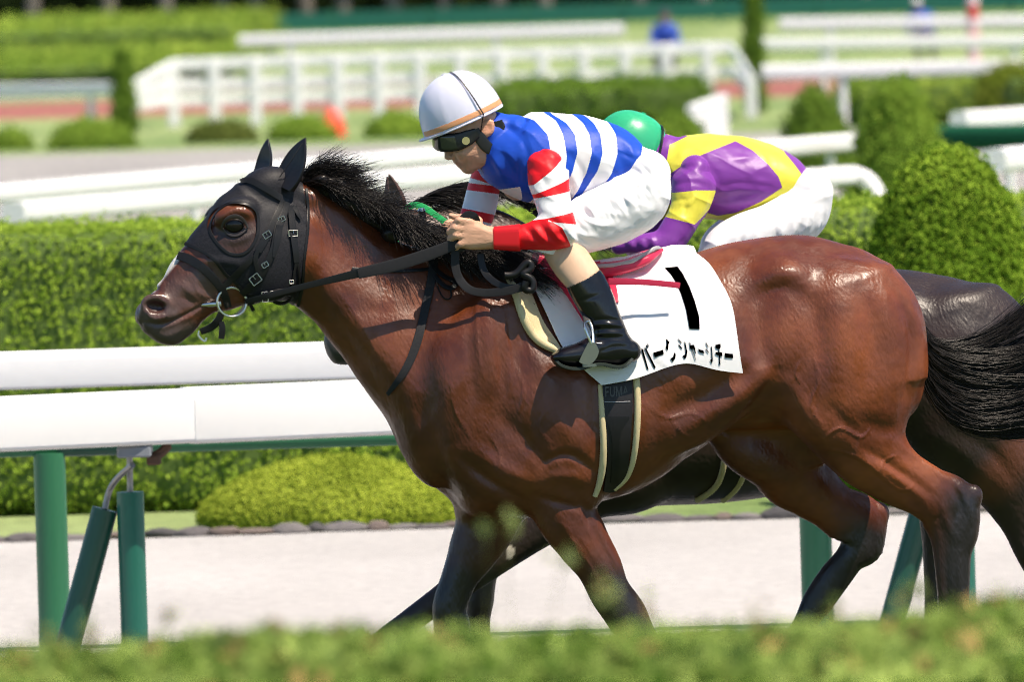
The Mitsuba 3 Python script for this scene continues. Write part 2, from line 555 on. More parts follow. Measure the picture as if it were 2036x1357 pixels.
def shrub(name, body, size, n, seed, label, cat, dark=G_DARK, light=G_LIGHT, group=None, tips=None, inset=.02, front=True):
    r = np.random.default_rng(seed)
    V, Fc = body
    key = name
    i = 0
    while key in labels:
        i += 1
        key = f'{name}_{i:03d}'
    N = normals(V, Fc)
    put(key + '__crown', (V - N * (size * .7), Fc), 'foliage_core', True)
    P, Nn = sample(V, Fc, n * 2, r)
    keep = (Nn[:, 1] < 0.35) | (r.random(len(P)) < .15) if front else np.ones(len(P), bool)
    P, Nn = P[keep][:n], Nn[keep][:n]
    P = P + Nn * (r.normal(size=len(P)) * size * .55 - size * .2)[:, None]
    LV, LF, LC = leaves(P, Nn, size, r, dark, light, tips)
    scene[key + '__leaves'] = mikit.ply((LV, LF), 'leaf', False, color=LC)
    labels[key + '__leaves'] = {'kind': 'stuff'}
    tag(key, label, cat, group)
    return key


def gx(u, v):
    return on_ground(u, v)[0]


# the long clipped hedge behind the rails
shrub('clipped_hedge', rounded_block([-4.2, 15.9, 0], [4.4, 17.2, 1.295], .16, .03, 1, .07), .032, 80000, 1,
      'long clipped green hedge behind the two thick white rails', 'hedge', dark=[.27, .40, .05], light=[.42, .57, .08])
# the low yellow-green mound and the round topiary at the lawn edge
p = on_ground(665, 1035)
shrub('mounded_shrub', bullet([p[0], 14.55, 0], .60, .29, .012, 3, 2.0), .020, 32000, 2, 'low yellow-green dome of clipped shrub on the lawn edge', 'shrub', dark=[.30, .38, .045], light=[.50, .58, .08])
p = at_depth(1885, 500, 14.6)
shrub('round_topiary', bullet([p[0], 14.6, 0], .50, 1.57, .02, 5, 2.3), .032, 42000, 3, 'tall round-topped green topiary bush behind the galloping horses at the right', 'shrub', dark=[.13, .24, .02], light=[.34, .49, .055])

# stones along the sand
r = np.random.default_rng(5)
stone_mats = [mat(f'stone_{i}', c, .9) for i, c in enumerate(([.11, .10, .102], [.15, .138, .138], [.07, .067, .07], [.14, .11, .098]))]
x, i = -3.2, 0
tag('stone_edging', 'row of rough grey stones edging the lawn beside the sand', 'edging')
while x < 3.2:
    w = .07 + .12 * r.random()
    m = trimesh.creation.icosphere(2, 1.0)
    V = np.array(m.vertices)
    V = V * (1 + .5 * (meshkit.fbm(V * 1.3 + 10 * i, 3, i) - .5))[:, None] * np.array([w * .62, .05 + .03 * r.random(), .016 + .026 * r.random() ** 2])
    put('stone_edging__stone', (V + [x + w / 2, 13.66 + .03 * r.normal(), .012 + .008 * r.random()], np.array(m.faces)), stone_mats[r.integers(4)], False)
    x += w * 1.02
    i += 1

# ---- rails
mat('white_paint', [.80, .80, .80], .35, specular=.5)
mat('fence_white', [.82, .82, .83], .45)


def green_col(p, n, uv):
    a = fbm(p.x * 3, p.y * 3, p.z * 2, 3)
    return mix([.022, .135, .062], [.03, .165, .078], a)


mat('green_paint', proc(green_col), .38, specular=.5)
mat('dark_green', [.010, .07, .046], .35, specular=.5)
mat('teal_green', [.014, .12, .085], .3, specular=.5)
mat('padding_green', [.008, .085, .040], .8, specular=.2)
mat('steel', [.35, .35, .36], .4, metallic=.8)
mat('grey_plate', [.20, .22, .25], .5)
mat('rust', [.10, .055, .035], .8)


def line_at(u0, v0, u1, v1, z):
    return on_ground(u0, v0, z), on_ground(u1, v1, z)


def beam(a, b, hgt, dep):
    """Rounded rail from a to b; a, b on its upper edge line."""
    P = a + (b - a) * np.linspace(0, 1, 12)[:, None] - [0, 0, hgt / 2]
    d = (b - a) / np.linalg.norm(b - a)
    e = np.array([0.0, .25, .6, 1, 1, 1, 1, 1, 1, .6, .25, 0.0]) * 0 + 1
    t = np.linspace(0, 1, 12)
    m = tube(P, 0, 20, flat=(dep / 2, hgt / 2, [0, 0, 1]))
    return m


def rail(name, a, b, label, hgt=.15, dep=.16, step=2.0, post_r=.03, off=.6, group=None, bsdf='fence_white', post_bsdf='fence_white', ends=True):
    k, i = name, 0
    while k in labels:
        i += 1
        k = f'{name}_{i:03d}'
    tag(k, label, 'rail', group)
    put(k + '__beam', beam(a, b, hgt, dep), bsdf, 40)
    L = np.linalg.norm(b - a)
    s = off
    while s < L:
        p = a + (b - a) * s / L
        put(k + '__post', tube(np.array([[p[0], p[1], 0], [p[0], p[1], p[2] - hgt * .9]]), post_r, 10), post_bsdf, 40)
        s += step
    return k


# near front rail: thick white beam in two lengths on green legs
A, B_ = line_at(0, 789, 790, 754, 1.0)
d = (B_ - A) / np.linalg.norm(B_ - A)
tag('running_rail', 'nearer thick white running rail on dark green legs', 'rail')


def profile_beam(a, b, hgt, dep, n=14):
    """White cover with a rounded, slightly overhanging front."""
    pr = np.array([(-.5, -.42), (-.44, -.5), (.4, -.5), (.5, -.4), (.5, .25), (.42, .42), (.25, .5), (-.25, .5), (-.42, .42), (-.5, .25)])
    dd = (b - a) / np.linalg.norm(b - a)
    nn = np.array([-dd[1], dd[0], 0])
    V, m = [], len(pr)
    ts = np.linspace(0, 1, n)
    for t in ts:
        c = a + (b - a) * t - [0, 0, hgt / 2]
        V.append(c + pr[:, :1] * dep * nn + pr[:, 1:] * hgt * np.array([0, 0, 1.0]))
    V = np.vstack(V)
    i, j = np.meshgrid(np.arange(n - 1), np.arange(m), indexing='ij')
    k = (j + 1) % m
    q = np.stack([i * m + j, i * m + k, (i + 1) * m + k, (i + 1) * m + j], -1).reshape(-1, 4)
    c0 = [[j, 0, j + 1] for j in range(1, m - 1)]
    c1 = [[(n - 1) * m, (n - 1) * m + j, (n - 1) * m + j + 1] for j in range(1, m - 1)]
    return V, np.vstack([q[:, [0, 1, 2]], q[:, [0, 2, 3]], c0, c1])


J = on_ground(372, 771, 1.0)
J = A + d * ((J - A) @ d)
put('running_rail__beam', profile_beam(A - d * 2.6, J, .19, .20), 'white_paint', 50)
put('running_rail__beam', profile_beam(J - d * .03 + [0, 0, .003], A + d * 6.5, .196, .206), 'white_paint', 50)
for uu in (284, 1966):
    c = A + d * ((at_depth(uu, 1100, A[1] + .1)[0] - A[0]) / d[0])
    nn = np.array([-d[1], d[0], 0.0])
    put('running_rail__leg', tube(np.array([c + nn * .13 - [0, 0, c[2]], c + nn * .13 - [0, 0, .36]]), .048, 20), 'teal_green', 40)
    foot = c - d * .24 + nn * .25
    topp = c - d * .075 + nn * .19 - [0, 0, .42]
    put('running_rail__brace', tube(np.array([[foot[0], foot[1], 0], topp]), .046, 20), 'dark_green', 40)
    put('running_rail__rod', tube(np.array([c + nn * .13 - [0, 0, .37], c + nn * .12 - [0, 0, .19]]), .011, 8), 'steel', 40)
    put('running_rail__rod', tube(curve([topp, topp + [.02, 0, .07], c - d * .03 - [0, 0, .26]], 10), .011, 8), 'steel', 40)
    put('running_rail__bracket', box(c - d * .01 + nn * .03 - [0, 0, .212], [.12, .22, .04], .006), 'grey_plate', 20)
    put('running_rail__clamp', merge([tube(curve([c + d * .03 - [0, 0, .24], c + d * .07 - [0, .02, .225], c + d * .1 - [0, 0, .2]], 8), .018, 8), box(c + d * .05 - [0, .03, .245], [.05, .04, .035], .006)]), 'rust', 30)

# fixed rail behind it: white beam carried on a green pipe with round posts
zr = 1.108
A2, B2 = line_at(0, 700, 680, 679, zr)
d2 = (B2 - A2) / np.linalg.norm(B2 - A2)
tag('fixed_rail', 'farther thick white rail on round green posts with a green pipe below', 'rail')
put('fixed_rail__beam', profile_beam(A2 - d2 * 3, A2 + d2 * 3.75, .136, .18), 'white_paint', 50)
Ap = at_depth(0, 893, A2[1] + .02)
Ap[2] -= .0
put('fixed_rail__pipe', tube(np.array([Ap - d2 * 2.5, Ap + d2 * 6.2]), .032, 18), 'green_paint', 40)
for uu in (97, 1617):
    c = Ap + d2 * ((at_depth(uu, 880, Ap[1]) - Ap) @ d2)
    put('fixed_rail__post', tube(np.array([[c[0], c[1], 0], [c[0], c[1], c[2] - .02]]), .058, 22), 'green_paint', 40)
for uu in (1050, 2250):
    c = Ap + d2 * ((at_depth(uu, 880, Ap[1]) - Ap) @ d2)
    put('fixed_rail__hanger', tube(np.array([c, c + [0, 0, zr - .12 - c[2]]]), .02, 10), 'steel', 40)
c = Ap + d2 * ((at_depth(97, 880, Ap[1]) - Ap) @ d2 + .16)
put('fixed_rail__sleeve', tube(np.array([c - d2 * .13, c + d2 * .16]), .036, 18), 'dark_green', 40)

# the pair of white rails beyond the hedge
a, b = line_at(25, 402, 1680, 266, 1.0)
rail('white_rail', a, b, 'nearer of the two white rails slanting away behind the long hedge', .135, .16, 3.2, .035, .4)
a, b = line_at(-80, 374, 1300, 258, 1.0)
rail('white_rail', a, b, 'farther of the two white rails slanting away along the grey track', .12, .14, 3.4, .035, 1.4)
a, b = line_at(1420, 352, 1690, 330, 1.0)
k = rail('white_rail', a, b, 'short white rail with a bent-down end beside the round topiary', .12, .14, 2.0, .04, .9)
put(k + '__bent_end', tube(curve([b - [.02, 0, .06], b + [.10, -.05, .07 - .16], b + [.2, -.1, -.26]], 8), .058, 12), 'fence_white', 40)
a, b = line_at(1905, 222, 2120, 207, 1.0)
rail('white_rail', a, b, 'white rail above the green padded rail at the right edge', .16, .16, 3.0, .04, 1.2)
a, b = line_at(1975, 296, 2120, 283, 1.0)
rail('white_rail', a, b, 'white rail just below the green padded rail at the right edge', .17, .18, 3.0, .04, 1.5)
a, b = line_at(1855, 252, 2140, 250, .95)
tag('padded_rail', 'dark green padded roll rail at the right edge', 'rail')
put('padded_rail__padding', tube(a + (b - a) * np.linspace(0, 1, 14)[:, None] - [0, 0, .09], .105, 16), 'padding_green', 40)
for s in (.2, .7):
    c = a + (b - a) * s
    put('padded_rail__post', tube(np.array([[c[0], c[1], 0], c - [0, 0, .09]]), .03, 10), 'dark_green', 40)
a, b = line_at(-60, 168, 228, 163, .62)
rail('white_rail', a, b, 'low white rail in front of the red clay at the far left', .20, .16, 2.6, .06, .5)
a, b = line_at(475, 70, 1240, 47, 1.0)
rail('white_rail', a, b, 'distant white rail below the green screen, left of the crouching blue figure', .22, .2, 4, .05, 1)
a, b = at_depth(1550, 36, 187), at_depth(2150, 29, 187)
rail('white_rail', a, b, 'most distant white rail at the upper right, under the second blue figure', .22, .2, 4, .05, 1)
a, b = at_depth(1508, 76, 141), at_depth(2150, 68, 141)
rail('white_rail', a, b, 'upper of the two long white rails crossing behind the striped pole', .19, .2, 3, .05, 1)
a, b = at_depth(1515, 128, 105), at_depth(2150, 114, 105)
rail('white_rail', a, b, 'lower of the two long white rails crossing behind the striped pole', .19, .2, 3, .05, 1)

# the white three-board fence on the far side of the track
tag('board_fence', 'white three-board post fence on the far side of the grey track', 'fence')
z_top = 1.03
fa, fb = line_at(340, 116, 1455, 82, z_top)
fd = (fb - fa) / np.linalg.norm(fb - fa)
FL = np.linalg.norm(fb - fa)
for z0, z1 in ((.85, 1.03), (.58, .72), (.31, .46)):
    q0, q1 = fa.copy(), fb.copy()
    if z0 < .78:
        q1 = fa + fd * FL * .455
    c = (q0 + q1) / 2
    c[2] = (z0 + z1) / 2
    put('board_fence__board', box(c, [np.linalg.norm(q1 - q0), .05, z1 - z0], .012, [fd, [-fd[1], fd[0], 0], [0, 0, 1]]), 'fence_white', 20)
for z0, z1 in ((.52, .66),):
    q0, q1 = fa + fd * FL * .47, fb
    c = (q0 + q1) / 2
    c[2] = (z0 + z1) / 2
    put('board_fence__board', box(c, [np.linalg.norm(q1 - q0), .05, z1 - z0], .012, [fd, [-fd[1], fd[0], 0], [0, 0, 1]]), 'fence_white', 20)
for i in range(14):
    s = .02 + i * .615
    if s < FL:
        c = fa + fd * s
        put('board_fence__post', box([c[0], c[1] - .06, .50], [.17, .1, 1.0], .012, [fd, [-fd[1], fd[0], 0], [0, 0, 1]]), 'fence_white', 20)
ea = fa - fd * .02
eb = on_ground(258, 170, .66)
for h0, h1 in ((.92, .62), (.68, .46), (.42, .34)):
    P = np.array([[ea[0], ea[1], h0], [eb[0], eb[1], h1]])
    put('board_fence__board', tube(P, 0, 8, flat=(.03, .085, [0, 0, 1])), 'fence_white', 30)
put('board_fence__post', box([eb[0], eb[1], .34], [.12, .1, .66], .012), 'fence_white', 20)
ec = on_ground(1492, 150, .62)
for h0, h1 in ((.92, .60), (.6, .42)):
    put('board_fence__board', tube(np.array([[fb[0], fb[1], h0], [ec[0], ec[1], h1]]), 0, 8, flat=(.03, .08, [0, 0, 1])), 'fence_white', 30)
put('board_fence__post', box([ec[0], ec[1], .32], [.16, .1, .62], .012), 'fence_white', 20)
a, b = line_at(1372, 208, 1440, 186, .7)
k = rail('white_rail', a, b, 'short white slanting rail stub beside the end of the board fence', .13, .08, .5, .045, .38)

# far hedges, bushes, columns
def far_hedge(u0, u1, D0, D1, z, seed, label, size=.14, n=2500, dark=G_MID, light=G_LIME, group=None):
    x0, x1 = at_depth(u0, 100, D0 - 35)[0], at_depth(u1, 100, D0 - 35)[0]
    shrub('clipped_hedge', rounded_block([x0, D0 - 35, 0], [x1, D1 - 35, z], min(.15, z * .35), .03, seed, max(.14, (x1 - x0) / 40)), size, n, seed, label, 'hedge', dark, light, group)


far_hedge(-160, 468, 228, 266, .48, 21, 'lower front tier of clipped hedge at the upper left', .2, 9000)
far_hedge(-160, 466, 268, 325, .95, 22, 'higher rear tier of clipped hedge at the upper left', .2, 9000)
far_hedge(985, 1402, 158, 163, .56, 23, 'dark clipped hedge behind the helmet and back of the striped jockey', .12, 5000, G_DARK, G_MID)
far_hedge(1690, 1990, 150, 156, .60, 24, 'pale clipped hedge under the white rails at the right', .12, 4000, G_MID, G_LIME)
far_hedge(1990, 2150, 135, 142, .85, 25, 'yellow-green clipped hedge at the upper right edge', .12, 3000, [.14, .19, .02], [.28, .33, .05])


def far_bush(u, v, D, r_, z, seed, label, group=None, dark=G_MID, light=G_LIGHT, size=.08, n=3500, pw=2.2):
    x = at_depth(u, v, D - 35)[0]
    shrub('round_bush', bullet([x, D - 35, 0], r_, z, .03, seed, pw), size, n, seed, label, 'bush', dark, light, group)


far_bush(20, 250, 152, .26, .24, 31, 'small round bush at the left picture edge beside the grey track')
far_bush(180, 250, 151, .56, .36, 32, 'broad low bush under the low white rail at the left')
far_bush(440, 250, 153, .46, .26, 33, 'low bush between the first and third post of the board fence', dark=[.10, .14, .03], light=[.2, .24, .06])
far_bush(600, 250, 153, .42, .29, 34, 'low bush left of the orange cone under the board fence')
far_bush(790, 250, 153, .42, .30, 35, 'low bush right of the orange cone under the board fence')
far_bush(1345, 240, 118, .34, .70, 36, 'small round bush just above the green helmet')
far_bush(1620, 230, 112, .36, 1.02, 37, 'dark round-topped bush left of the big blurred topiary', dark=G_DARK, light=G_MID)
far_bush(1785, 260, 86, .40, 1.43, 38, 'blurred tall round topiary between the white rails at the right', dark=G_MID, light=G_LIGHT, size=.06, n=8000)

for u, D, r_, z, seed, lb in ((1500, 165, .13, 2.6, 41, 'thin columnar shrub at the right end of the board fence'), (243, 163, .14, 1.25, 42, 'thin dark columnar shrub at the left end of the board fence')):
    x = at_depth(u, 100, D - 35)[0]
    shrub('columnar_shrub', bullet([x, D - 35, 0], r_, z, .02, seed, 3), .09, 2200, seed, lb, 'shrub', G_DARK, G_MID)

# green screen far behind
gs = [at_depth(u, v, 315.0) for u, v in ((468, 30), (2200, -22))]
tag('green_screen', 'long low green screen fence in front of the dark trees', 'fence')
xs = np.linspace(gs[0][0], gs[1][0], 10)
for i in range(9):
    put('green_screen__panel', box([(xs[i] + xs[i + 1]) / 2, 315 + .04 * (i % 2), .46], [xs[i + 1] - xs[i] - .06, .05, .56], .01), 'teal_green', 20)
    put('green_screen__post', box([xs[i], 315.1, .4], [.12, .08, .8], .01), 'green_paint', 20)

# trees at the very top, seen only by their feet and lower boughs
r = np.random.default_rng(12)
TU = [60, 215, 330, 450, 520, 612, 684, 790, 880, 985, 1090, 1270, 1395, 1640, 1720, 1880, 1990]
for i, u in enumerate(TU):
    D = 372 + 18 * r.random()
    x = at_depth(u, 20, D - 35)[0]
    key = 'pine_tree' + (f'_{i:03d}' if i else '')
    P = curve([[x, D - 35, 0], [x + .2 * r.normal(), D - 35, 3], [x + .4 * r.normal(), D - 35, 7.5]], 12)
    put(key + '__trunk', tube(P, np.linspace(.26, .12, 12), 10), 'bark', 40)
    n = 420
    cl = np.repeat(r.normal(size=(30, 3)) * [1.3, 1.2, .9] + [x, D - 35, 6.6], 14, axis=0)
    pp = cl + r.normal(size=(n, 3)) * .34
    LV, LF, LC = leaves(pp, np.tile([0, -.3, 1.0], (n, 1)), .5, r, [.012, .025, .008], [.04, .07, .02])
    scene[key + '__crown'] = mikit.ply((LV, LF), 'leaf', False, color=LC)
    labels[key + '__crown'] = {'kind': 'stuff'}
    tag(key, 'tall dark tree in the row along the top edge, only its lower trunk showing', 'tree', 'trees along the top edge')
n = 16000
pp = np.stack([r.uniform(-34, 34, n), r.uniform(372, 385, n), r.random(n) ** 1.2 * 7], 1)
LV, LF, LC = leaves(pp, np.tile([0, -1.0, .5], (n, 1)), .6, r, [.012, .02, .008], [.035, .055, .018])
scene['woodland'] = mikit.ply((LV, LF), 'leaf', False, color=LC)
tag('woodland', 'dark shaded undergrowth of the wood behind the trees', 'wood', kind='stuff')
sheet('woodland_floor', -60, 60, 320, 420, .004, 'foliage_core')
V, Fc = rounded_block([-60, 386, 0], [60, 392, 9], .5, .2, 77, 2.0)
scene['far_wood'] = mikit.ply((V, Fc), 'foliage_core', True)
tag('far_wood', 'dark mass of the distant wood', 'wood', kind='stuff')

# marker cones, striped pole
mat('cone_red', [.75, .07, .03], .5)
for u, v, s, lb in ((661, 272, .36, 'orange-red cone on the grass under the board fence'), (1136, 238, .2, 'small red cone half hidden above the striped jockey')):
    c = on_ground(u, v)
    key = 'marker_cone' + ('' if 'marker_cone' not in labels else '_001')
    t = np.linspace(0, 1, 10)
    V, Fc = tube(np.stack([t * 0 + c[0], t * 0 + c[1], .03 + s * t], 1), (s * .52) * (1 - t ** 2.2 * .72), 18)
    put(key + '__cone', (V, Fc), 'cone_red', 40)
    put(key + '__base', box([c[0], c[1], .018], [s * 1.15, s * 1.15, .035], .006), 'cone_red', 20)
    tag(key, lb, 'cone')


def pole_col(p, n, uv):
    b = dr.floor(p.z / .22)
    return dr.select(b - 2 * dr.floor(b / 2) < .5, mi.Color3f(.78, .70, .70), mi.Color3f(.65, .05, .05))


mat('pole_paint', proc(pole_col), .5)
c = on_ground(1938, 165)
put('striped_pole__shaft', tube(np.array([[c[0], c[1], 0], [c[0], c[1], 2.6]]), .10, 16), 'pole_paint', 40)
put('striped_pole__cap', tube(np.array([[c[0], c[1], 2.6], [c[0], c[1], 2.66]]), .06, 16), 'cone_red', 40)
tag('striped_pole', 'red and white banded pole at the upper right', 'pole')
# ---- the blurred hedge close to the camera
r = np.random.default_rng(99)
Yh = -19.0
n = 30000
u, v = r.random((2, n))
X = (u - .5) * 2.6
top = 1.542 + .014 * X + .085 * (meshkit.fbm(np.stack([X * 2.2, X * 0, X * 0], 1), 3, 4) - .5)
dep = r.random(n)
Z = top - .34 * v ** 1.5 - .06 * (2 * dep - 1) ** 2
P = np.stack([X, Yh + (dep - .5) * .9, Z], 1)
LV, LF, LC = leaves(P, np.tile([0, -.6, .8], (n, 1)), .040, r, [.11, .20, .03], [.46, .58, .16], ([.48, .34, .13], .05), 1.1, .62)
scene['foreground_hedge__leaves'] = mikit.ply((LV, LF), 'leaf', False, color=LC)
labels['foreground_hedge__leaves'] = {'kind': 'stuff'}
V, Fc = rounded_block([-1.5, Yh - .4, 0], [1.5, Yh + .4, 1.43], .1, .03, 8, .06)
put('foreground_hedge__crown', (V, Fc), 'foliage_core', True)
# single shoots that stand above the clipped top
SH = [(965, 1060), (1012, 1030), (1122, 1095), (1205, 1150), (1225, 1180), (1290, 1195), (1190, 1200), (330, 1225), (655, 1255), (180, 1240), (1790, 1190), (1830, 1180), (1985, 1185), (1910, 1200), (1500, 1220), (560, 1240), (90, 1260), (420, 1265), (1650, 1215)]
for u, v in SH:
    tip = at_depth(u, v, Yh + .2 * r.normal())
    base = np.array([tip[0] + .02 * r.normal(), tip[1], 1.42])
    P = curve([base, (base + tip) / 2 + [.01 * r.normal(), 0, 0], tip], 8)
    pp = np.repeat(P[7:], 5, axis=0) + r.normal(size=(5, 3)) * .009
    LV, LF, LC = leaves(pp, np.tile([0, -.6, .8], (5, 1)), .026, r, [.20, .26, .08], [.36, .40, .16], ([.30, .18, .08], .15), .9, .6)
    k = put('foreground_hedge__shoot', tube(P, .0009, 5), 'shoot', 40)
    scene[k + '__leaves'] = mikit.ply((LV, LF), 'leaf', False, color=LC)
    labels[k + '__leaves'] = {'kind': 'stuff'}
scene['shoot'] = {'type': 'diffuse', 'reflectance': {'type': 'rgb', 'value': [.16, .17, .06]}}
tag('foreground_hedge', 'out-of-focus leafy hedge along the bottom edge, close to the camera', 'hedge')
# ---------------------------------------------------------------- two distant people in blue by the far rails
mat('blue_jacket', [.02, .07, .42], .7)
mat('dark_trousers', [.03, .035, .06], .8)
mat('skin_far', [.45, .26, .17], .6)
mat('cap_white', [.75, .76, .80], .6)


def far_person(key, u, v, D, lean, label, cap):
    c = at_depth(u, v, D - 35)
    x, y = c[0], c[1]
    P = lambda a, b, z: np.array([x + a, y + b, z])
    fr_ = np.array([x, y, 0])
    g = Field(fr_ + [-.6, -.6, -.02], fr_ + [.6, .6, 1.75], .022)
    hip, chest, neck, head = P(0, 0, .52), P(lean * .6, -.10, .86), P(lean * .9, -.14, 1.02), P(lean * 1.1, -.17, 1.16)
    for s in (-1, 1):
        g.chain([P(.10 * s, .02, .50), P(.17 * s, -.32, .46), P(.15 * s, -.18, .08), P(.15 * s, -.30, .04)], [.085, .065, .05, .04], .03)
        g.chain([chest + [.19 * s, 0, .06], P(lean * .8 + .25 * s, -.2, .66), P(lean + .12 * s, -.42, .56)], [.055, .045, .035], .02)
        for i in range(4):
            g.cone(P(lean + .12 * s, -.42, .56), P(lean + .10 * s + .012 * i, -.50, .53), .014, .009, .006)
    g.chain([hip, chest, neck], [.15, .17, .07], .05)
    g.ball(head, (.085, .10, .115), .02)
    g.cone(head + [0, -.09, -.01], head + [0, -.115, -.03], .014, .012, .01)
    V, Fc = g.mesh(2)
    scene[key] = mikit.ply((V, Fc), 'skin_far', True)
    tag(key, label, 'person')
    for part, m_, zz in (('jacket', 'blue_jacket', (.56, 1.03)), ('trousers', 'dark_trousers', (.05, .57))):
        ct = V[Fc].mean(1)
        k = (ct[:, 2] > zz[0]) & (ct[:, 2] < zz[1]) & ((ct[:, 1] > y - .40) | (zz[0] < .5))
        t = trimesh.Trimesh(V + normals(V, Fc) * .014, Fc[k], process=False)
        t.remove_unreferenced_vertices()
        scene[f'{key}__{part}'] = mikit.ply((np.array(t.vertices), np.array(t.faces)), m_, True)
    m = trimesh.creation.icosphere(3, 1.0)
    v_ = np.array(m.vertices)
    v_ = v_ * [.094, .108, .10] + head + [0, .005, .035]
    v_[:, 2] = np.maximum(v_[:, 2], head[2] + .02)
    put(f'{key}__cap', merge([(v_, np.array(m.faces)), box(head + [0, -.13, .035], [.14, .09, .012], .004)]), cap, 40)


far_person('person_002', 1320, 60, 215, .02, 'distant person in a blue jacket crouching by the far white rail, nearer the middle', 'dark_trousers')
far_person('person_003', 1838, 45, 230, -.14, 'distant person in blue with a pale cap at the far white rail', 'cap_white')
# ---------------------------------------------------------------- horses
def stations(fr, rows):
    """rows of (u1, v1, u2, v2, w, b[, skew]) -> centres, half heights, half widths, across, skew."""
    r = np.array([list(x) + [0] * (7 - len(x)) for x in rows], float)
    p, q = fr.L(r[:, 0], r[:, 1], r[:, 4]), fr.L(r[:, 2], r[:, 3], r[:, 4])
    c = (p + q)[:, [0, 2]] / 2
    h = (p - q)[:, [0, 2]] / 2
    t = np.gradient(c, axis=0)
    t /= np.linalg.norm(t, axis=1, keepdims=True)
    return dict(c=c, a=np.abs(h[:, 0] * t[:, 1] - h[:, 1] * t[:, 0]), b=r[:, 5], w=r[:, 4], skew=r[:, 6])


def sculpt(fr, V, Fc, strokes, N=None):
    """Brush strokes: (points (u,v), width px, height mm, side[, taper]) push the surface along its normal; side -1 near, 1 far, 0 both."""
    N = normals(V, Fc) if N is None else N
    D = np.zeros(len(V))
    P2 = V[:, [0, 2]]
    for st in strokes:
        pts, wd, hgt, side = st[:4]
        w0 = st[4] if len(st) > 4 else (-0.15 if side <= 0 else 0.15)
        Q = fr.L([p[0] for p in pts], [p[1] for p in pts], w0)[:, [0, 2]]
        if len(Q) > 2:
            Q = curve(Q, 24)
        s = wd / 640.0
        lo, hi = Q.min(0) - 3 * s, Q.max(0) + 3 * s
        m = np.where(((P2 > lo) & (P2 < hi)).all(1) & ((V[:, 1] * side > -0.03) if side else True))[0]
        if len(m) == 0:
            continue
        q, par, _ = polyline_distance(P2[m], Q)
        ends = np.sin(np.pi * np.clip(par * 0.9 + 0.05, 0, 1)) ** 0.6
        face = np.clip(np.abs(N[m, 1]) * 1.6, 0, 1)
        D[m] += hgt / 1000.0 * np.exp(-(q / s) ** 2) * ends * face
    return V + N * D[:, None]


H1 = Frame(0.05, 0.0, 9.0)
H2 = Frame(0.42, 0.98, 9.0)


def horse_trunk(fr, g, du=0, dv=0):
    """Trunk, neck and the muscle masses shared by both horses; returns the ball helper."""
    S = lambda rows: stations(fr, [[r[0] + du, r[1] + dv, r[2] + du, r[3] + dv] + list(r[4:]) for r in rows])
    torso = S([(890, 615, 850, 925, 0, .15, .2), (965, 512, 940, 1030, 0, .205, .35), (1060, 515, 1050, 1030, 0, .245, .35), (1180, 528, 1180, 1000, 0, .265, .25),
               (1290, 518, 1290, 938, 0, .275, .15), (1395, 500, 1395, 872, 0, .27, .12), (1485, 478, 1490, 855, 0, .26, .12), (1580, 467, 1585, 845, 0, .262, .15),
               (1680, 486, 1668, 825, 0, .25, .2), (1758, 545, 1740, 795, 0, .2, .2), (1795, 615, 1785, 755, 0, .15, .1)])
    g.loft(**torso, k=0.04, nrm=(0, 1), power=2.2, caps=(.09, .045))
    neck = S([(606, 362, 590, 600, -.01, .075, .25), (656, 382, 634, 642, -.005, .08, .3), (700, 412, 680, 684, 0, .09, .32), (760, 447, 716, 729, 0, .105, .32),
              (825, 468, 761, 788, 0, .13, .3), (890, 488, 814, 856, 0, .165, .25), (960, 505, 872, 930, 0, .2, .25)])
    g.loft(**neck, k=0.045, nrm=(0, 1), caps=(.06, .1))
    B = lambda u, v, w, ru, rv, rw, rot=0, k=.04, cut=False: g.ball(fr.L(u + du, v + dv, w), (ru / 640, rw, rv / 640), k, rot, cut)
    return B


def horse_masses(B):
    # shoulder, arm, chest, buttock, hip and stifle masses
    B(965, 725, -.16, 95, 160, .085, -24, .05)
    B(965, 725, .16, 95, 160, .085, -24, .05)
    B(1095, 800, -.185, 92, 125, .085, 18, .05)
    B(1095, 800, .185, 92, 125, .085, 18, .05)
    B(935, 860, -.12, 85, 105, .10, 0, .05)
    B(905, 870, .10, 85, 115, .10, 0, .05)
    B(855, 870, -.03, 62, 105, .10, 15, .05)
    B(1030, 930, -.13, 90, 62, .09, 20, .05)
    B(1120, 905, -.165, 72, 50, .075, 0, .035)
    B(1680, 650, -.165, 115, 130, .085, 0, .06)
    B(1680, 650, .165, 115, 130, .085, 0, .06)
    B(1560, 560, -.165, 50, 45, .06, 0, .06)
    B(1560, 560, .165, 50, 45, .06, 0, .06)
    B(1640, 790, -.205, 75, 90, .06, 0, .05)
    B(1425, 815, -.2, 120, 42, .045, 34, .05)
    B(1796, 745, -.09, 42, 85, .09, 0, .05)
    B(1796, 745, .09, 42, 85, .09, 0, .05)


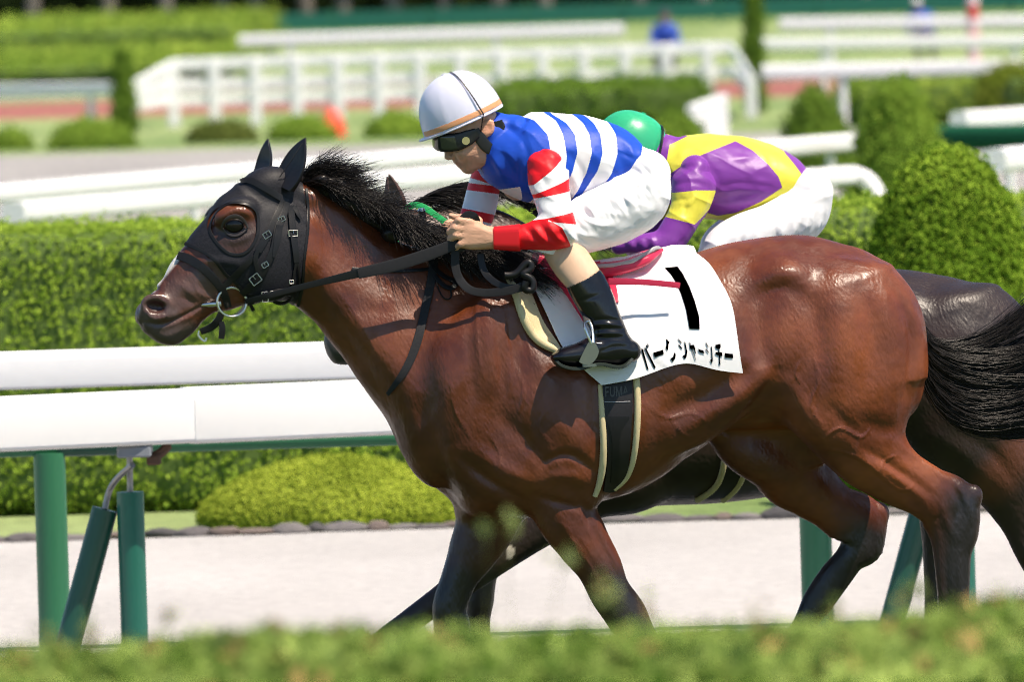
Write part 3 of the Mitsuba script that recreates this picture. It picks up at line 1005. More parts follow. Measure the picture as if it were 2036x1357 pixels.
def horse_one():
    fr = H1
    lo, hi = np.array([-1.36, -0.36, -0.02]), np.array([1.42, 0.36, 2.0])
    g = Field(lo, hi, 0.0062)
    B = horse_trunk(fr, g)
    S = lambda rows: stations(fr, rows)
    head = S([(548, 335, 612, 530, -.03, .066), (500, 348, 588, 590, -.035, .088, .05), (456, 384, 540, 606, -.04, .096, .08), (430, 424, 490, 613, -.042, .088, .05),
              (405, 455, 447, 630, -.045, .070), (375, 489, 408, 645, -.047, .059), (349, 530, 376, 666, -.05, .053), (314, 570, 346, 684, -.052, .052),
              (279, 585, 314, 668, -.053, .051), (268, 598, 298, 650, -.053, .042)])
    g.loft(**head, k=0.03, nrm=(0, 1), caps=(.05, .022))
    # legs
    nh = S([(1520, 560, 1790, 590, -.10, .13), (1515, 660, 1843, 680, -.125, .135), (1535, 770, 1838, 765, -.145, .125), (1590, 858, 1822, 822, -.15, .105),
            (1648, 922, 1818, 874, -.15, .08), (1722, 976, 1846, 918, -.145, .06), (1790, 1010, 1892, 948, -.14, .047), (1830, 1040, 1943, 985, -.135, .044),
            (1846, 1078, 1945, 1045, -.13, .042), (1856, 1118, 1931, 1095, -.13, .035), (1862, 1170, 1928, 1160, -.13, .029), (1868, 1280, 1922, 1280, -.13, .026),
            (1862, 1360, 1930, 1365, -.13, .034), (1840, 1415, 1905, 1430, -.13, .03), (1800, 1470, 1905, 1480, -.13, .05)])
    fh = S([(1430, 760, 1720, 780, .10, .12), (1465, 870, 1700, 850, .13, .11), (1500, 955, 1660, 908, .14, .085), (1560, 1006, 1672, 945, .14, .065),
            (1610, 1036, 1705, 985, .14, .052), (1648, 1078, 1757, 1016, .14, .045), (1652, 1110, 1766, 1056, .14, .043), (1634, 1136, 1738, 1096, .14, .039), (1612, 1160, 1706, 1140, .14, .033),
            (1588, 1200, 1672, 1184, .14, .03), (1560, 1262, 1628, 1240, .14, .027), (1505, 1345, 1565, 1330, .14, .027), (1462, 1400, 1540, 1395, .14, .034),
            (1420, 1440, 1500, 1450, .14, .03), (1380, 1490, 1480, 1500, .14, .05)])
    nf = S([(1030, 850, 1210, 850, -.13, .11), (1052, 950, 1200, 935, -.14, .085), (1060, 1020, 1187, 1000, -.14, .072), (1096, 1078, 1217, 1072, -.14, .06),
            (1136, 1122, 1246, 1135, -.14, .053), (1162, 1172, 1262, 1182, -.14, .047), (1194, 1222, 1290, 1218, -.14, .048), (1224, 1268, 1306, 1258, -.14, .042),
            (1262, 1320, 1330, 1300, -.14, .03), (1310, 1385, 1370, 1360, -.14, .028), (1335, 1425, 1400, 1400, -.14, .035), (1370, 1460, 1440, 1430, -.14, .03),
            (1390, 1500, 1480, 1450, -.14, .045)])
    ff = S([(880, 880, 1080, 900, .11, .1), (892, 960, 1062, 985, .12, .085), (903, 1030, 1030, 1050, .12, .072), (888, 1095, 988, 1110, .12, .06),
            (872, 1160, 945, 1165, .12, .05), (860, 1215, 928, 1218, .12, .047), (862, 1250, 935, 1250, .12, .043), (868, 1300, 925, 1300, .12, .031),
            (868, 1390, 920, 1390, .12, .028), (858, 1435, 925, 1440, .12, .034), (838, 1470, 900, 1480, .12, .03), (815, 1505, 910, 1505, .12, .05)])
    for leg, kk in ((nh, .05), (fh, .05), (nf, .05), (ff, .05)):
        g.loft(**leg, k=kk, nrm=(-1, 0), power=2.1, caps=(.06, .03))
    horse_masses(B)
    B(572, 386, -.02, 34, 26, .04, 0, .03)
    B(612, 398, -.01, 30, 30, .05, 0, .03)
    B(528, 376, -.03, 56, 40, .058, 20, .03)
    B(1490, 900, .09, 95, 50, .07, -38, .05)
    # hock points and knees
    B(1938, 985, -.135, 16, 20, .022, 0, .02)
    B(1752, 1020, .14, 16, 20, .022, 0, .02)
    # far and near eye brows, cheek
    e = fr.L(468, 442, -.128)
    B(468, 425, -.105, 44, 26, .03, 20, .02)
    B(452, 425, .03, 46, 26, .034, 20, .02)
    B(535, 530, -.10, 62, 66, .03, 0, .03)
    B(535, 530, .03, 62, 66, .03, 0, .03)
    # nostrils and lips
    B(312, 612, -.092, 34, 26, .018, -20, .014)
    B(312, 612, -.014, 34, 26, .018, -20, .014)
    B(330, 668, -.053, 32, 15, .034, -18, .014)
    B(309, 610, -.118, 23, 14, .034, -12, .005, True)
    B(309, 610, .012, 23, 14, .034, -12, .005, True)
    V, Fc = g.mesh(3)
    near = -1
    strokes = [
        # head
        ([(286, 641), (315, 646), (340, 640), (370, 626), (404, 608)], 4.5, -7, -1, -.1), ([(300, 662), (335, 668), (366, 652)], 8, 3, -1, -.1), ([(296, 628), (330, 630), (360, 616)], 6, 2.5, -1, -.1), ([(330, 640), (366, 632), (400, 612)], 9, 3, -1, -.1),
        ([(345, 560), (390, 585), (425, 600)], 10, 3, -1, -.1), ([(360, 590), (390, 604)], 6, -3, -1, -.1),
        ([(400, 505), (350, 555), (330, 580)], 12, -4, -1, -.1), ([(395, 520), (440, 520), (480, 525)], 9, 4, -1, -.1), ([(430, 545), (480, 560)], 18, -3, -1, -.1),
        ([(285, 590), (300, 585), (330, 592), (340, 610)], 6, 3, -1, -.1), ([(290, 612), (300, 632), (322, 632), (338, 618)], 5, 3.5, -1, -.1),
        ([(440, 475), (470, 480), (505, 462)], 8, 3, -1, -.12), ([(440, 432), (468, 418), (500, 430)], 7, 4, -1, -.12), ([(443, 420), (470, 406), (505, 415)], 6, -3, -1, -.12),
        # neck: jugular groove, brachiocephalic ridge, crest edge
        ([(600, 540), (640, 610), (700, 690), (770, 790)], 24, -9, -1), ([(608, 470), (660, 570), (740, 680), (810, 790), (850, 870)], 34, 8, -1),
        ([(612, 384), (680, 424), (750, 490), (840, 540)], 16, 4, -1), ([(620, 420), (700, 500), (800, 590), (880, 640)], 34, -6, -1),
        ([(604, 600), (640, 655), (690, 720), (740, 770)], 16, 4, -1), ([(690, 610), (760, 620), (840, 600)], 20, -3, -1),
        # shoulder blade, point of shoulder, triceps
        ([(870, 545), (840, 640), (830, 730), (850, 820)], 26, -8, -1), ([(905, 560), (880, 660), (880, 760), (905, 850)], 26, 6, -1),
        ([(960, 560), (960, 680), (980, 800)], 22, 5, -1), ([(1000, 590), (1010, 680), (1030, 760)], 16, -5, -1), ([(1040, 620), (1055, 700), (1080, 760)], 16, 4, -1),
        ([(935, 600), (925, 700), (935, 790)], 11, -3.5, -1), ([(980, 620), (985, 720), (1000, 790)], 9, -3, -1),
        ([(905, 905), (960, 950), (1040, 1000)], 11, -9, -1), ([(880, 890), (935, 945), (1010, 1010)], 20, 6, -1), ([(930, 890), (990, 930), (1060, 965)], 18, 7, -1),
        ([(835, 800), (865, 890), (905, 990)], 15, -8, -1), ([(800, 810), (835, 900), (880, 985)], 20, 5, -1),
        ([(990, 830), (1040, 880), (1080, 930)], 18, -7, -1), ([(1075, 915), (1120, 902), (1170, 935)], 9, -8, -1), ([(1060, 800), (1110, 850), (1160, 900)], 30, 7, -1),
        ([(1180, 740), (1172, 830), (1182, 920)], 20, -9, -1), ([(1060, 985), (1110, 1000), (1160, 1010)], 9, -7, -1), ([(1075, 950), (1120, 945), (1165, 960)], 16, 7, -1),
        ([(1140, 990), (1160, 1010), (1165, 1040)], 8, -4, -1), ([(1100, 1020), (1150, 1090), (1200, 1160)], 14, 4, -1), ([(1160, 1020), (1200, 1100), (1235, 1160)], 8, -3.5, -1),
        ([(1135, 1060), (1180, 1130), (1215, 1180)], 6, -3, -1),
        # ribs and flank
        ([(1260, 760), (1330, 800), (1400, 820)], 40, -6, -1), ([(1330, 860), (1420, 810), (1500, 752)], 26, 12, -1), ([(1300, 830), (1400, 775), (1480, 730)], 22, -7, -1),
        ([(1390, 900), (1450, 862), (1500, 800), (1530, 740)], 18, -14, -1), ([(1500, 560), (1495, 640), (1510, 730)], 36, -14, -1), ([(1460, 700), (1500, 740), (1540, 760)], 24, 6, -1),
        # hip, croup, thigh
        ([(1470, 575), (1520, 545), (1575, 545), (1600, 575)], 20, 9, -1), ([(1500, 590), (1545, 572), (1580, 590)], 14, -3.5, -1), ([(1590, 560), (1610, 640), (1615, 720)], 24, -8, -1),
        ([(1600, 500), (1680, 520), (1750, 560)], 26, -5, -1), ([(1650, 560), (1660, 660), (1650, 760)], 36, 7, -1), ([(1700, 580), (1725, 660), (1715, 740)], 22, -6, -1),
        ([(1760, 560), (1800, 640), (1800, 740), (1785, 830)], 12, -9, -1), ([(1790, 590), (1822, 680), (1815, 770)], 16, 4, -1), ([(1750, 600), (1765, 700), (1745, 800)], 26, 5, -1),
        ([(1560, 760), (1600, 830), (1650, 890)], 18, 7, -1), ([(1630, 800), (1680, 850), (1710, 860)], 14, -5, -1), ([(1690, 830), (1740, 850), (1790, 850)], 20, -6, -1),
        ([(1660, 870), (1740, 930), (1820, 985)], 16, 6, -1), ([(1700, 890), (1770, 930), (1850, 985)], 10, -5, -1), ([(1780, 880), (1850, 930), (1910, 975)], 9, 4, -1),
        ([(1740, 940), (1800, 985), (1835, 1025)], 12, -4, -1), ([(1890, 960), (1905, 1000), (1900, 1030)], 9, -6, -1), ([(1915, 985), (1925, 1020), (1915, 1060)], 9, 4, -1),
        ([(1870, 1000), (1880, 1040), (1895, 1070)], 10, 4, -1), ([(1880, 1110), (1885, 1200), (1890, 1300)], 6, -3, -1), ([(1905, 1100), (1908, 1200), (1908, 1320)], 7, 3, -1),
        # veins
        ([(1625, 870), (1660, 850), (1700, 868), (1720, 850)], 3.2, 3.5, -1), ([(1640, 890), (1690, 905), (1740, 940), (1790, 975), (1810, 965)], 3.2, 3.5, -1),
        ([(1000, 1010), (1020, 1030)], 3, 3, -1), ([(1000, 560), (996, 640), (1006, 720), (1000, 790)], 4, 2.5, -1), ([(945, 600), (940, 680), (950, 750)], 4, 2.5, -1), ([(1270, 800), (1320, 830), (1360, 820), (1400, 845)], 3, 2.6, -1), ([(1320, 830), (1350, 862), (1372, 866)], 2.6, 2.2, -1), ([(1600, 700), (1612, 760), (1600, 800), (1622, 842)], 3, 2.6, -1), ([(1700, 868), (1690, 905)], 2.6, 2.4, -1), ([(1740, 940), (1752, 915), (1780, 905)], 2.6, 2.4, -1), ([(1590, 770), (1570, 745), (1578, 715)], 2.8, 2.2, -1), ([(1110, 1040), (1140, 1090), (1150, 1120), (1180, 1150)], 3, 2.6, -1), ([(1080, 880), (1060, 850), (1072, 815)], 3, 2.2, -1), ([(960, 860), (985, 900), (980, 940)], 3, 2.4, -1), ([(660, 560), (720, 640), (760, 720)], 4, 2.2, -1), ([(890, 760), (900, 820), (930, 870)], 3.4, 2.4, -1), ([(1010, 720), (1030, 770), (1020, 820)], 3, 2.2, -1), ([(385, 560), (400, 585), (420, 592)], 3, 2.2, -1, -.1), ([(370, 575), (390, 600)], 2.8, 2, -1, -.1), ([(1030, 600), (1035, 660), (1050, 720)], 4, 2.5, -1),
    ]
    strokes = [(s_[0], s_[1] * .9, s_[2] * 1.35) + tuple(s_[3:]) for s_ in strokes]
    V = sculpt(fr, V, Fc, strokes)
    # coat: bay with black points
    P2 = V[:, [0, 2]]
    n1 = meshkit.fbm(V * 7.0, 4, 3)
    n2 = meshkit.fbm(V * np.array([30, 30, 60.0]), 3, 5)
    bay, rich, black = np.array([.080, .0180, .0062]), np.array([.182, .0485, .0145]), np.array([.012, .009, .009])
    col = bay + (rich - bay) * np.clip((n1 - .35) * 2, 0, 1)[:, None]
    col *= (0.86 + 0.28 * n2)[:, None]
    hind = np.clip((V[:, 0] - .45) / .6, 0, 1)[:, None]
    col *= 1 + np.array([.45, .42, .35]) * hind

    def dark(pts, r, amt, w=0.0, sel=None):
        Q = fr.L([p[0] for p in pts], [p[1] for p in pts], w)[:, [0, 2]]
        q, par, _ = polyline_distance(P2, Q)
        m = np.clip(1.25 - q / (r / 640) + (n1 - .5) * .7, 0, 1)
        m = m * m * (3 - 2 * m) * amt
        return m if sel is None else m * sel
    m = np.zeros(len(V))
    nearS, farS = V[:, 1] < 0.0, V[:, 1] > 0.0
    m = np.maximum(m, dark([(1915, 1010), (1905, 1100), (1900, 1500)], 78, 1.0, -.13, nearS))
    m = np.maximum(m, dark([(1930, 970), (1920, 1040)], 62, .9, -.13, nearS))
    m = np.maximum(m, dark([(1725, 1090), (1690, 1130), (1420, 1500)], 90, 1.0, .14, farS))
    m = np.maximum(m, dark([(1222, 1190), (1270, 1290), (1430, 1500)], 85, 1.0, -.14, nearS))
    m = np.maximum(m, dark([(1195, 1150), (1215, 1180)], 60, .6, -.14, nearS))
    m = np.maximum(m, dark([(910, 1170), (890, 1300), (870, 1500)], 90, 1.0, .12, farS))
    m = np.maximum(m, dark([(915, 1080), (905, 1140)], 80, .55, .12, farS))
    m = np.maximum(m, dark([(285, 640), (330, 668), (372, 662)], 34, .85, -.1))
    m = np.maximum(m, dark([(276, 612), (300, 600), (340, 622)], 30, .7, -.1))
    m = np.maximum(m, dark([(350, 600), (385, 610)], 26, .5, -.1))
    m = np.maximum(m, dark([(350, 575), (420, 560), (450, 490)], 46, .6, -.1))
    m = np.maximum(m, dark([(455, 470), (485, 470)], 48, .82, -.1))
    m = np.maximum(m, dark([(468, 446), (470, 450)], 24, .97, -.1))
    m = np.maximum(m, dark([(560, 620), (640, 700), (700, 800)], 28, .45, 0))
    m = np.maximum(m, dark([(950, 520), (1100, 525)], 34, .6, 0))
    grey = np.array([.080, .060, .058])
    face = dark([(290, 620), (340, 640), (420, 560)], 80, 1, -.1)
    tgt = black + (grey - black) * face[:, None]
    col = col * (1 - m[:, None]) + tgt * m[:, None]
    blaze = dark([(357, 506), (330, 540), (303, 577)], 6, 1, -.05) * (np.abs(V[:, 1] + .047) < .03)
    col = col * (1 - blaze[:, None]) + np.array([.7, .66, .62]) * blaze[:, None]
    nost = dark([(305, 611), (320, 609)], 15, 1, -.1) * (np.abs(V[:, 1] + .053) < .055)
    col = col * (1 - nost[:, None]) + np.array([.03, .006, .006]) * nost[:, None]
    hoof = np.clip((0.075 - V[:, 2]) * 60, 0, 1)
    col = col * (1 - hoof[:, None]) + np.array([.03, .026, .022]) * hoof[:, None]
    return V, Fc, np.clip(col, .004, 1)


def coat_bump(p, n, uv):
    return fbm(p.x * 160 + p.z * 40, p.y * 160, p.z * 55, 2) * 0.5 + .6 * fbm(p.x * 34, p.y * 34, p.z * 11, 3) + 1.5 * fbm(p.x * 11, p.y * 11, p.z * 6, 2) + .9 * fbm(p.x * 24 + 7, p.y * 24, p.z * 3.5, 2) * smoothstep(.25, -.25, p.x)


def coat_rough(p, n, uv):
    st = fbm(p.x * 26, p.y * 26, p.z * 5, 3)
    return 0.30 + 0.22 * smoothstep(.3, .7, st)


mat('coat', VC, proc(coat_rough), specular=.55, sheen=.03, clearcoat=.12, clearcoat_gloss=.55, bump=(proc(coat_bump, 2e-3), 0.0032))
V1, F1, C1 = horse_one()
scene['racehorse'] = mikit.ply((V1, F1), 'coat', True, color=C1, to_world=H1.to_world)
tag('racehorse', 'bay racehorse with black hood and white number cloth, galloping in front of the dark horse', 'horse')
# ---------------------------------------------------------------- tack of the bay horse (local axes of H1)
class Skin:
    """Height of the near flank: the smallest w over (s,z), with a little smoothing."""

    def __init__(self, V, h=.0075):
        self.h, self.lo = h, V[:, [0, 2]].min(0) - .05
        n = ((V[:, [0, 2]].max(0) + .05 - self.lo) / h).astype(int) + 2
        w = np.full(n, np.inf)
        ij = ((V[:, [0, 2]] - self.lo) / h + .5).astype(int)
        np.minimum.at(w, tuple(ij.T), V[:, 1])
        bad = ~np.isfinite(w)
        w1 = ndimage.grey_erosion(np.where(bad, 9, w), 3)
        w = np.where(bad, w1, w)
        bad = w > 5
        _, ix = ndimage.distance_transform_edt(bad, return_indices=True)
        self.w = ndimage.gaussian_filter(w[tuple(ix)], .8)

    def at(self, s, z):
        s, z = np.asarray(s, float), np.asarray(z, float)
        c = [(s.ravel() - self.lo[0]) / self.h, (z.ravel() - self.lo[1]) / self.h]
        return ndimage.map_coordinates(self.w, c, order=1, mode='nearest').reshape(s.shape)

    def snap(self, fr, u, v, off):
        w = np.full(np.shape(u), -.15)
        for _ in range(6):
            p = fr.L(u, v, w)
            w = self.at(p[..., 0], p[..., 2]) - off
        return fr.L(u, v, w)

    def normal(self, p, e=.012):
        gs = (self.at(p[..., 0] + e, p[..., 2]) - self.at(p[..., 0] - e, p[..., 2])) / (2 * e)
        gz = (self.at(p[..., 0], p[..., 2] + e) - self.at(p[..., 0], p[..., 2] - e)) / (2 * e)
        n = np.stack([gs, -np.ones_like(gs), gz], -1)
        return n / np.linalg.norm(n, axis=-1, keepdims=True)


SK = Skin(V1)
W1 = H1.to_world


def strap(pts, width, off=.004, th=.0018, n=None, skin=SK, fr=H1, w=None):
    """A leather strap along picture points, lying on the skin; width in photo pixels (may vary)."""
    pts = np.asarray(pts, float)
    m = n or max(8, int(np.linalg.norm(np.diff(pts, axis=0), axis=1).sum() / 6))
    q = curve(pts, m)
    if w is None:
        P = skin.snap(fr, q[:, 0], q[:, 1], off)
        P[:, 1] = ndimage.gaussian_filter1d(P[:, 1], 1.0, mode='nearest')
        N = ndimage.gaussian_filter1d(skin.normal(P), 1.5, axis=0, mode='nearest')
    else:
        P = fr.L(q[:, 0], q[:, 1], np.interp(np.linspace(0, 1, m), np.linspace(0, 1, len(w)), w))
        N = np.array([0, -1.0, 0])
    wd = np.interp(np.linspace(0, 1, m), np.linspace(0, 1, np.size(width)), np.atleast_1d(width)) / 640 / 2
    return tube(P, 0, 8, flat=(wd, th, N))


def local(key, m, bsdf, smooth=40, **kw):
    return put(key, m, bsdf, smooth, to_world=W1, **kw)


def coons(top, bot, left, right, n, m):
    """Grid of picture points filling four boundary curves (top and bottom run left to right, left and right run top to bottom)."""
    t, b, l, r = curve(top, n), curve(bot, n), curve(left, m), curve(right, m)
    u, v = np.linspace(0, 1, n)[:, None, None], np.linspace(0, 1, m)[None, :, None]
    return (1 - v) * t[:, None] + v * b[:, None] + (1 - u) * l[None] + u * r[None] - ((1 - u) * (1 - v) * t[0] + u * (1 - v) * t[-1] + (1 - u) * v * b[0] + u * v * b[-1])


def shell(G, th, nrm=None):
    """Closed thin sheet from a grid of points (n, m, 3)."""
    n, m, _ = G.shape
    du, dv = np.gradient(G, axis=0), np.gradient(G, axis=1)
    N = np.cross(du, dv)
    N /= np.linalg.norm(N, axis=2, keepdims=True) + 1e-12
    if N[n // 2, m // 2, 1] > 0:
        N = -N
    V = np.concatenate([(G + N * th / 2).reshape(-1, 3), (G - N * th / 2).reshape(-1, 3)])
    i, j = np.meshgrid(np.arange(n - 1), np.arange(m - 1), indexing='ij')
    a = lambda i, j: i * m + j
    q = np.stack([a(i, j), a(i + 1, j), a(i + 1, j + 1), a(i, j + 1)], -1).reshape(-1, 4)
    o = n * m
    F_ = [q, q[:, ::-1] + o]
    for e in (np.stack([np.arange(n), 0 * np.arange(n)], 1), np.stack([np.full(m, n - 1), np.arange(m)], 1), np.stack([np.arange(n)[::-1], np.full(n, m - 1)], 1), np.stack([0 * np.arange(m), np.arange(m)[::-1]], 1)):
        k = a(e[:, 0], e[:, 1])
        F_.append(np.stack([k[:-1], k[:-1] + o, k[1:] + o, k[1:]], 1))
    F_ = np.vstack(F_)
    F_ = np.vstack([F_[:, [0, 1, 2]], F_[:, [0, 2, 3]]])
    fn = np.cross(V[F_[0, 1]] - V[F_[0, 0]], V[F_[0, 2]] - V[F_[0, 0]])
    if fn @ N[0, 0] < 0:
        F_ = F_[:, ::-1]
    return V, F_


mat('leather', [.010, .010, .011], .38, specular=.3)
mat('webbing', [.022, .022, .025], .65, specular=.2)
mat('neoprene', [.010, .010, .013], .40, specular=.35, sheen=.2)


def mesh_col(p, n, uv):
    a = fbm(p.x * 260, p.y * 260, p.z * 260, 1)
    return mix([.008, .008, .011], [.020, .020, .026], a)


mat('hood_cloth', proc(mesh_col), .55, sheen=.3, specular=.25)
mat('silver', [.78, .77, .74], .18, metallic=1.0)
mat('brass', [.75, .58, .28], .25, metallic=1.0)
mat('eye_gloss', [.006, .004, .004], .05, specular=.3, clearcoat=.5)
mat('cloth_white', [.80, .80, .82], .7, sheen=.2)
mat('print_navy', [.032, .032, .046], .6)
mat('cream', [.62, .52, .30], .6)
mat('girth_black', [.010, .008, .010], .5)
mat('saddle_red', [.55, .025, .075], .35, specular=.5)
mat('saddle_grey', [.35, .35, .37], .4)

# ---- eye
e = H1.L(467, 447, -.128)
we = float(SK.at(e[0], e[2]))
m = trimesh.creation.icosphere(4, .028)
ev = np.array(m.vertices) * [1.1, .62, .92]
EC = H1.L(467, 447, we) + [0, .0065, 0]
local('racehorse__eye', (ev + EC, np.array(m.faces)), 'eye_gloss', True)
local('racehorse__eye', (ev * [1, -1, 1] + EC * [1, -1, 1] - [0, .084, 0], np.array(m.faces)[:, ::-1]), 'eye_gloss', True)
up = [(441, 452), (447, 439), (459, 431), (474, 431), (486, 440), (493, 453)]
lo_ = [(441, 452), (451, 464), (464, 469), (479, 465), (493, 453)]
lid = mat('eyelid', [.035, .028, .028], .4)
local('racehorse__eyelid', strap(up, [4, 6, 8, 6, 4], .009, .003, 24), lid)
local('racehorse__eyelid', strap(lo_, [3, 4, 5, 4, 3], .005, .002, 24), lid)

# ---- hood
hood_px = [(352, 470), (367, 484), (390, 494), (413, 506), (428, 519), (439, 533), (452, 549), (468, 562), (480, 578), (492, 596), (504, 618), (545, 640), (592, 612), (601, 572), (605, 520), (611, 470), (613, 420), (609, 375), (603, 335), (560, 312), (500, 322), (430, 370), (385, 430)]
hole_px = [(441, 413), (450, 407), (461, 404), (478, 404), (494, 408), (505, 415), (511, 424), (514, 442), (513, 461), (508, 478), (498, 494), (486, 504), (472, 507), (458, 505), (446, 498), (432, 484), (421, 468), (417, 458), (418, 447), (424, 432), (432, 421)]


def tolocal(px, w=-.12, fr=H1):
    p = np.array(px, float)
    return fr.L(p[:, 0], p[:, 1], w)[:, [0, 2]]


def closed(poly, n=120):
    p = np.vstack([poly, poly[:1]])
    from scipy.interpolate import splprep, splev
    t, _ = splprep(p.T, s=0, per=True)
    return np.stack(splev(np.linspace(0, 1, n, endpoint=False), t), 1)


hood_poly = closed(tolocal(hood_px))
hole_poly = closed(tolocal(hole_px))
sel = (V1[F1][:, :, 0].max(1) < H1.L(660, 400, 0)[0]) & (V1[F1][:, :, 2].min(1) > H1.L(400, 660, 0)[2])
hm = trimesh.Trimesh(V1, F1[sel], process=False)
hm.remove_unreferenced_vertices()
HV, HF = np.array(hm.vertices), np.array(hm.faces)
HV, HF = trimesh.remesh.subdivide(HV, HF)
HN = normals(HV, HF)
ctr = HV[HF].mean(1)
keep = inside(ctr[:, [0, 2]], hood_poly) & ~inside(ctr[:, [0, 2]], hole_poly)
hm = trimesh.Trimesh(HV + HN * .0045, HF[keep], process=False)
hm.remove_unreferenced_vertices()
scene['ear_hood__mask'] = mikit.ply((np.array(hm.vertices), np.array(hm.faces)), 'hood_cloth', True, to_world=W1)
tag('ear_hood', 'black hood with ear sleeves and round eye holes on the bay horse', 'hood')
fc = hole_px + hole_px[:2]
local('ear_hood__binding', strap(fc, 6.5, .0055, .0022, 90), 'leather')
local('ear_hood__binding', strap(hood_px[1:11], 7, .0055, .0022, 60), 'leather')
local('ear_hood__binding', strap([(592, 610), (601, 572), (605, 520), (611, 470), (613, 420), (609, 375)], 6, .0055, .002, 50), 'leather')


def ear(base, mid, tip, wide, depth, w0, w1, lean, key):
    """Pointed ear sleeve: rounded back, hollow front."""
    q = curve([base, mid, tip], 26)
    t = np.linspace(0, 1, 26)
    P = H1.L(q[:, 0], q[:, 1], w0 + (w1 - w0) * t)
    pr = np.sin(np.pi * np.clip(.30 + .70 * t, 0, 1)) ** .75 * (1 - t ** 6 * .4)
    hw = wide / 640 / 2 * pr + .001
    th = depth * pr + .0012
    V, Fc = tube(P, 0, 24, flat=(hw, th, lean))
    # hollow
    ring = V[:-2].reshape(26, 24, 3)
    c = ring.mean(1, keepdims=True)
    d = ring - c
    k = np.arange(24)
    up = np.asarray(lean, float) / np.linalg.norm(lean)
    f = (d @ up)
    ring2 = ring - np.where(f > 0, f * 1.35, 0)[..., None] * up * np.sin(np.pi * np.clip(t * .9 + .1, 0, 1))[:, None, None]
    V[:-2] = ring2.reshape(-1, 3)
    local(key, (V, Fc), 'neoprene', 50)
    for side in (0, 12):
        pass
    return P


ear((562, 372), (583, 322), (608, 274), 66, .020, -.075, -.095, [-.75, -.55, .3], 'ear_hood__ear_sleeve')
ear((516, 352), (523, 316), (533, 276), 46, .018, .02, .03, [-.85, -.45, .2], 'ear_hood__ear_sleeve')
local('ear_hood__seam', tube(H1.L(np.array([556., 575, 590, 602]), np.array([352., 325, 302, 284]), np.array([-.088, -.100, -.106, -.106])), .0016, 6), 'webbing')

# ---- bridle
tag('bridle', 'black leather bridle with silver ring bit on the bay horse', 'bridle')
L_ = lambda key, pts, w, off=.008, th=.002, **k: local('bridle__' + key, strap(pts, w, off, th, **k), 'leather')
L_('browband', [(478, 361), (492, 358), (515, 367), (545, 385), (572, 402)], [10, 14, 14, 14, 14], .009)
L_('noseband', [(353, 508), (375, 515), (405, 535), (430, 561), (446, 586), (454, 612)], [17, 19, 18, 17, 16, 14], .008, .003)
L_('cheek_strap', [(566, 398), (556, 420), (540, 452), (526, 478), (513, 500)], [15, 16, 15, 15], .011)
L_('cheek_strap', [(513, 498), (508, 515), (512, 535), (514, 552)], [9, 10, 9], .013)
L_('cheek_strap', [(571, 402), (563, 430), (553, 455), (546, 490), (536, 515), (524, 540), (508, 562)], [13, 15, 16, 15, 13, 12], .014)
L_('cheek_strap', [(508, 560), (495, 572), (480, 586)], [15, 13], .012)
L_('strap_end', [(556, 448), (551, 480), (544, 512)], [14, 15, 6], .017, .0018)
L_('throat_strap', [(578, 408), (581, 440), (584, 470), (588, 500), (590, 522)], [14, 14, 15, 14, 13], .012)
L_('throat_strap', [(589, 520), (585, 545), (580, 570)], [6, 5], .011)
L_('throat_strap', [(591, 520), (595, 545), (594, 572)], [5, 4], .011)
L_('loose_strap', [(585, 410), (592, 425), (598, 436)], [10, 9, 5], .012)
L_('nose_strap', [(444, 572), (458, 558), (478, 538), (503, 512)], [12, 13, 13], .009)
L_('jaw_strap', [(486, 604), (510, 597), (535, 588), (560, 582), (584, 584)], [17, 20, 19, 18, 15], .010, .005)
L_('jaw_strap', [(545, 600), (556, 604), (570, 601), (581, 592), (585, 578), (584, 560)], [7, 8, 9, 9, 8], .012, .003)
RC = (461, 601)
wr = float(SK.snap(H1, 461., 600., .006)[1]) - .012
a = np.linspace(0, 2 * np.pi, 49)
ringP = H1.L(RC[0] + 29 * np.cos(a), RC[1] + 29 * np.sin(a), wr + .006 * np.cos(a))
local('bridle__bit_ring', tube(ringP, .0046, 10, cap=False), 'silver')
local('bridle__bit_bar', tube(H1.L(np.array([398., 415, 440]), np.array([607., 606, 604]), np.array([wr + .02, wr + .006, wr - .002])), np.array([.005, .0075, .0085]), 12), 'silver')
local('bridle__bit_ring', tube(np.stack([(H1.L(461, 601, wr) * [1, 0, 1] + [0, -.085 - (wr + .085), 0] + [.045 * math.cos(x), 0, .045 * math.sin(x)]) for x in a]), .0042, 8, cap=False), 'silver')
chin = [(441, 622), (434, 637), (424, 648), (412, 655), (399, 660)]
local('bridle__chin_strap', strap(chin, [14, 15, 15, 13], w=[wr - .004, wr, wr + .012, wr + .02], th=.004), 'leather')
local('bridle__strap_end', strap([(440, 640), (442, 655), (440, 674)], [11, 13, 12], w=[wr - .008, wr - .008, wr - .006], th=.003), 'leather')
local('bridle__clip', tube(curve(H1.L(np.array([396., 395, 400, 408, 411]), np.array([658., 667, 674, 679, 672]), np.full(5, wr + .02)), 16), .0035, 8), 'silver')


def buckle(u, v, wd, hg, rot, off, bsdf='silver', key='bridle__buckle', thick=.0014):
    p = SK.snap(H1, float(u), float(v), off)
    c, s = math.cos(math.radians(rot)), math.sin(math.radians(rot))
    x, z = wd / 1280, hg / 1280
    cor = [(-x, -z), (x, -z), (x, z), (-x, z), (-x, -z)]
    P = np.array([[p[0] + c * a - s * b, p[1], p[2] + s * a + c * b] for a, b in cor])
    ms = [tube(np.array([P[i], P[i + 1]]), thick, 8) for i in range(4)]
    ms.append(tube(np.array([[p[0], p[1] - .001, p[2]], (P[2] + P[3]) / 2]), thick * .7, 6))
    local(key, merge(ms), bsdf)


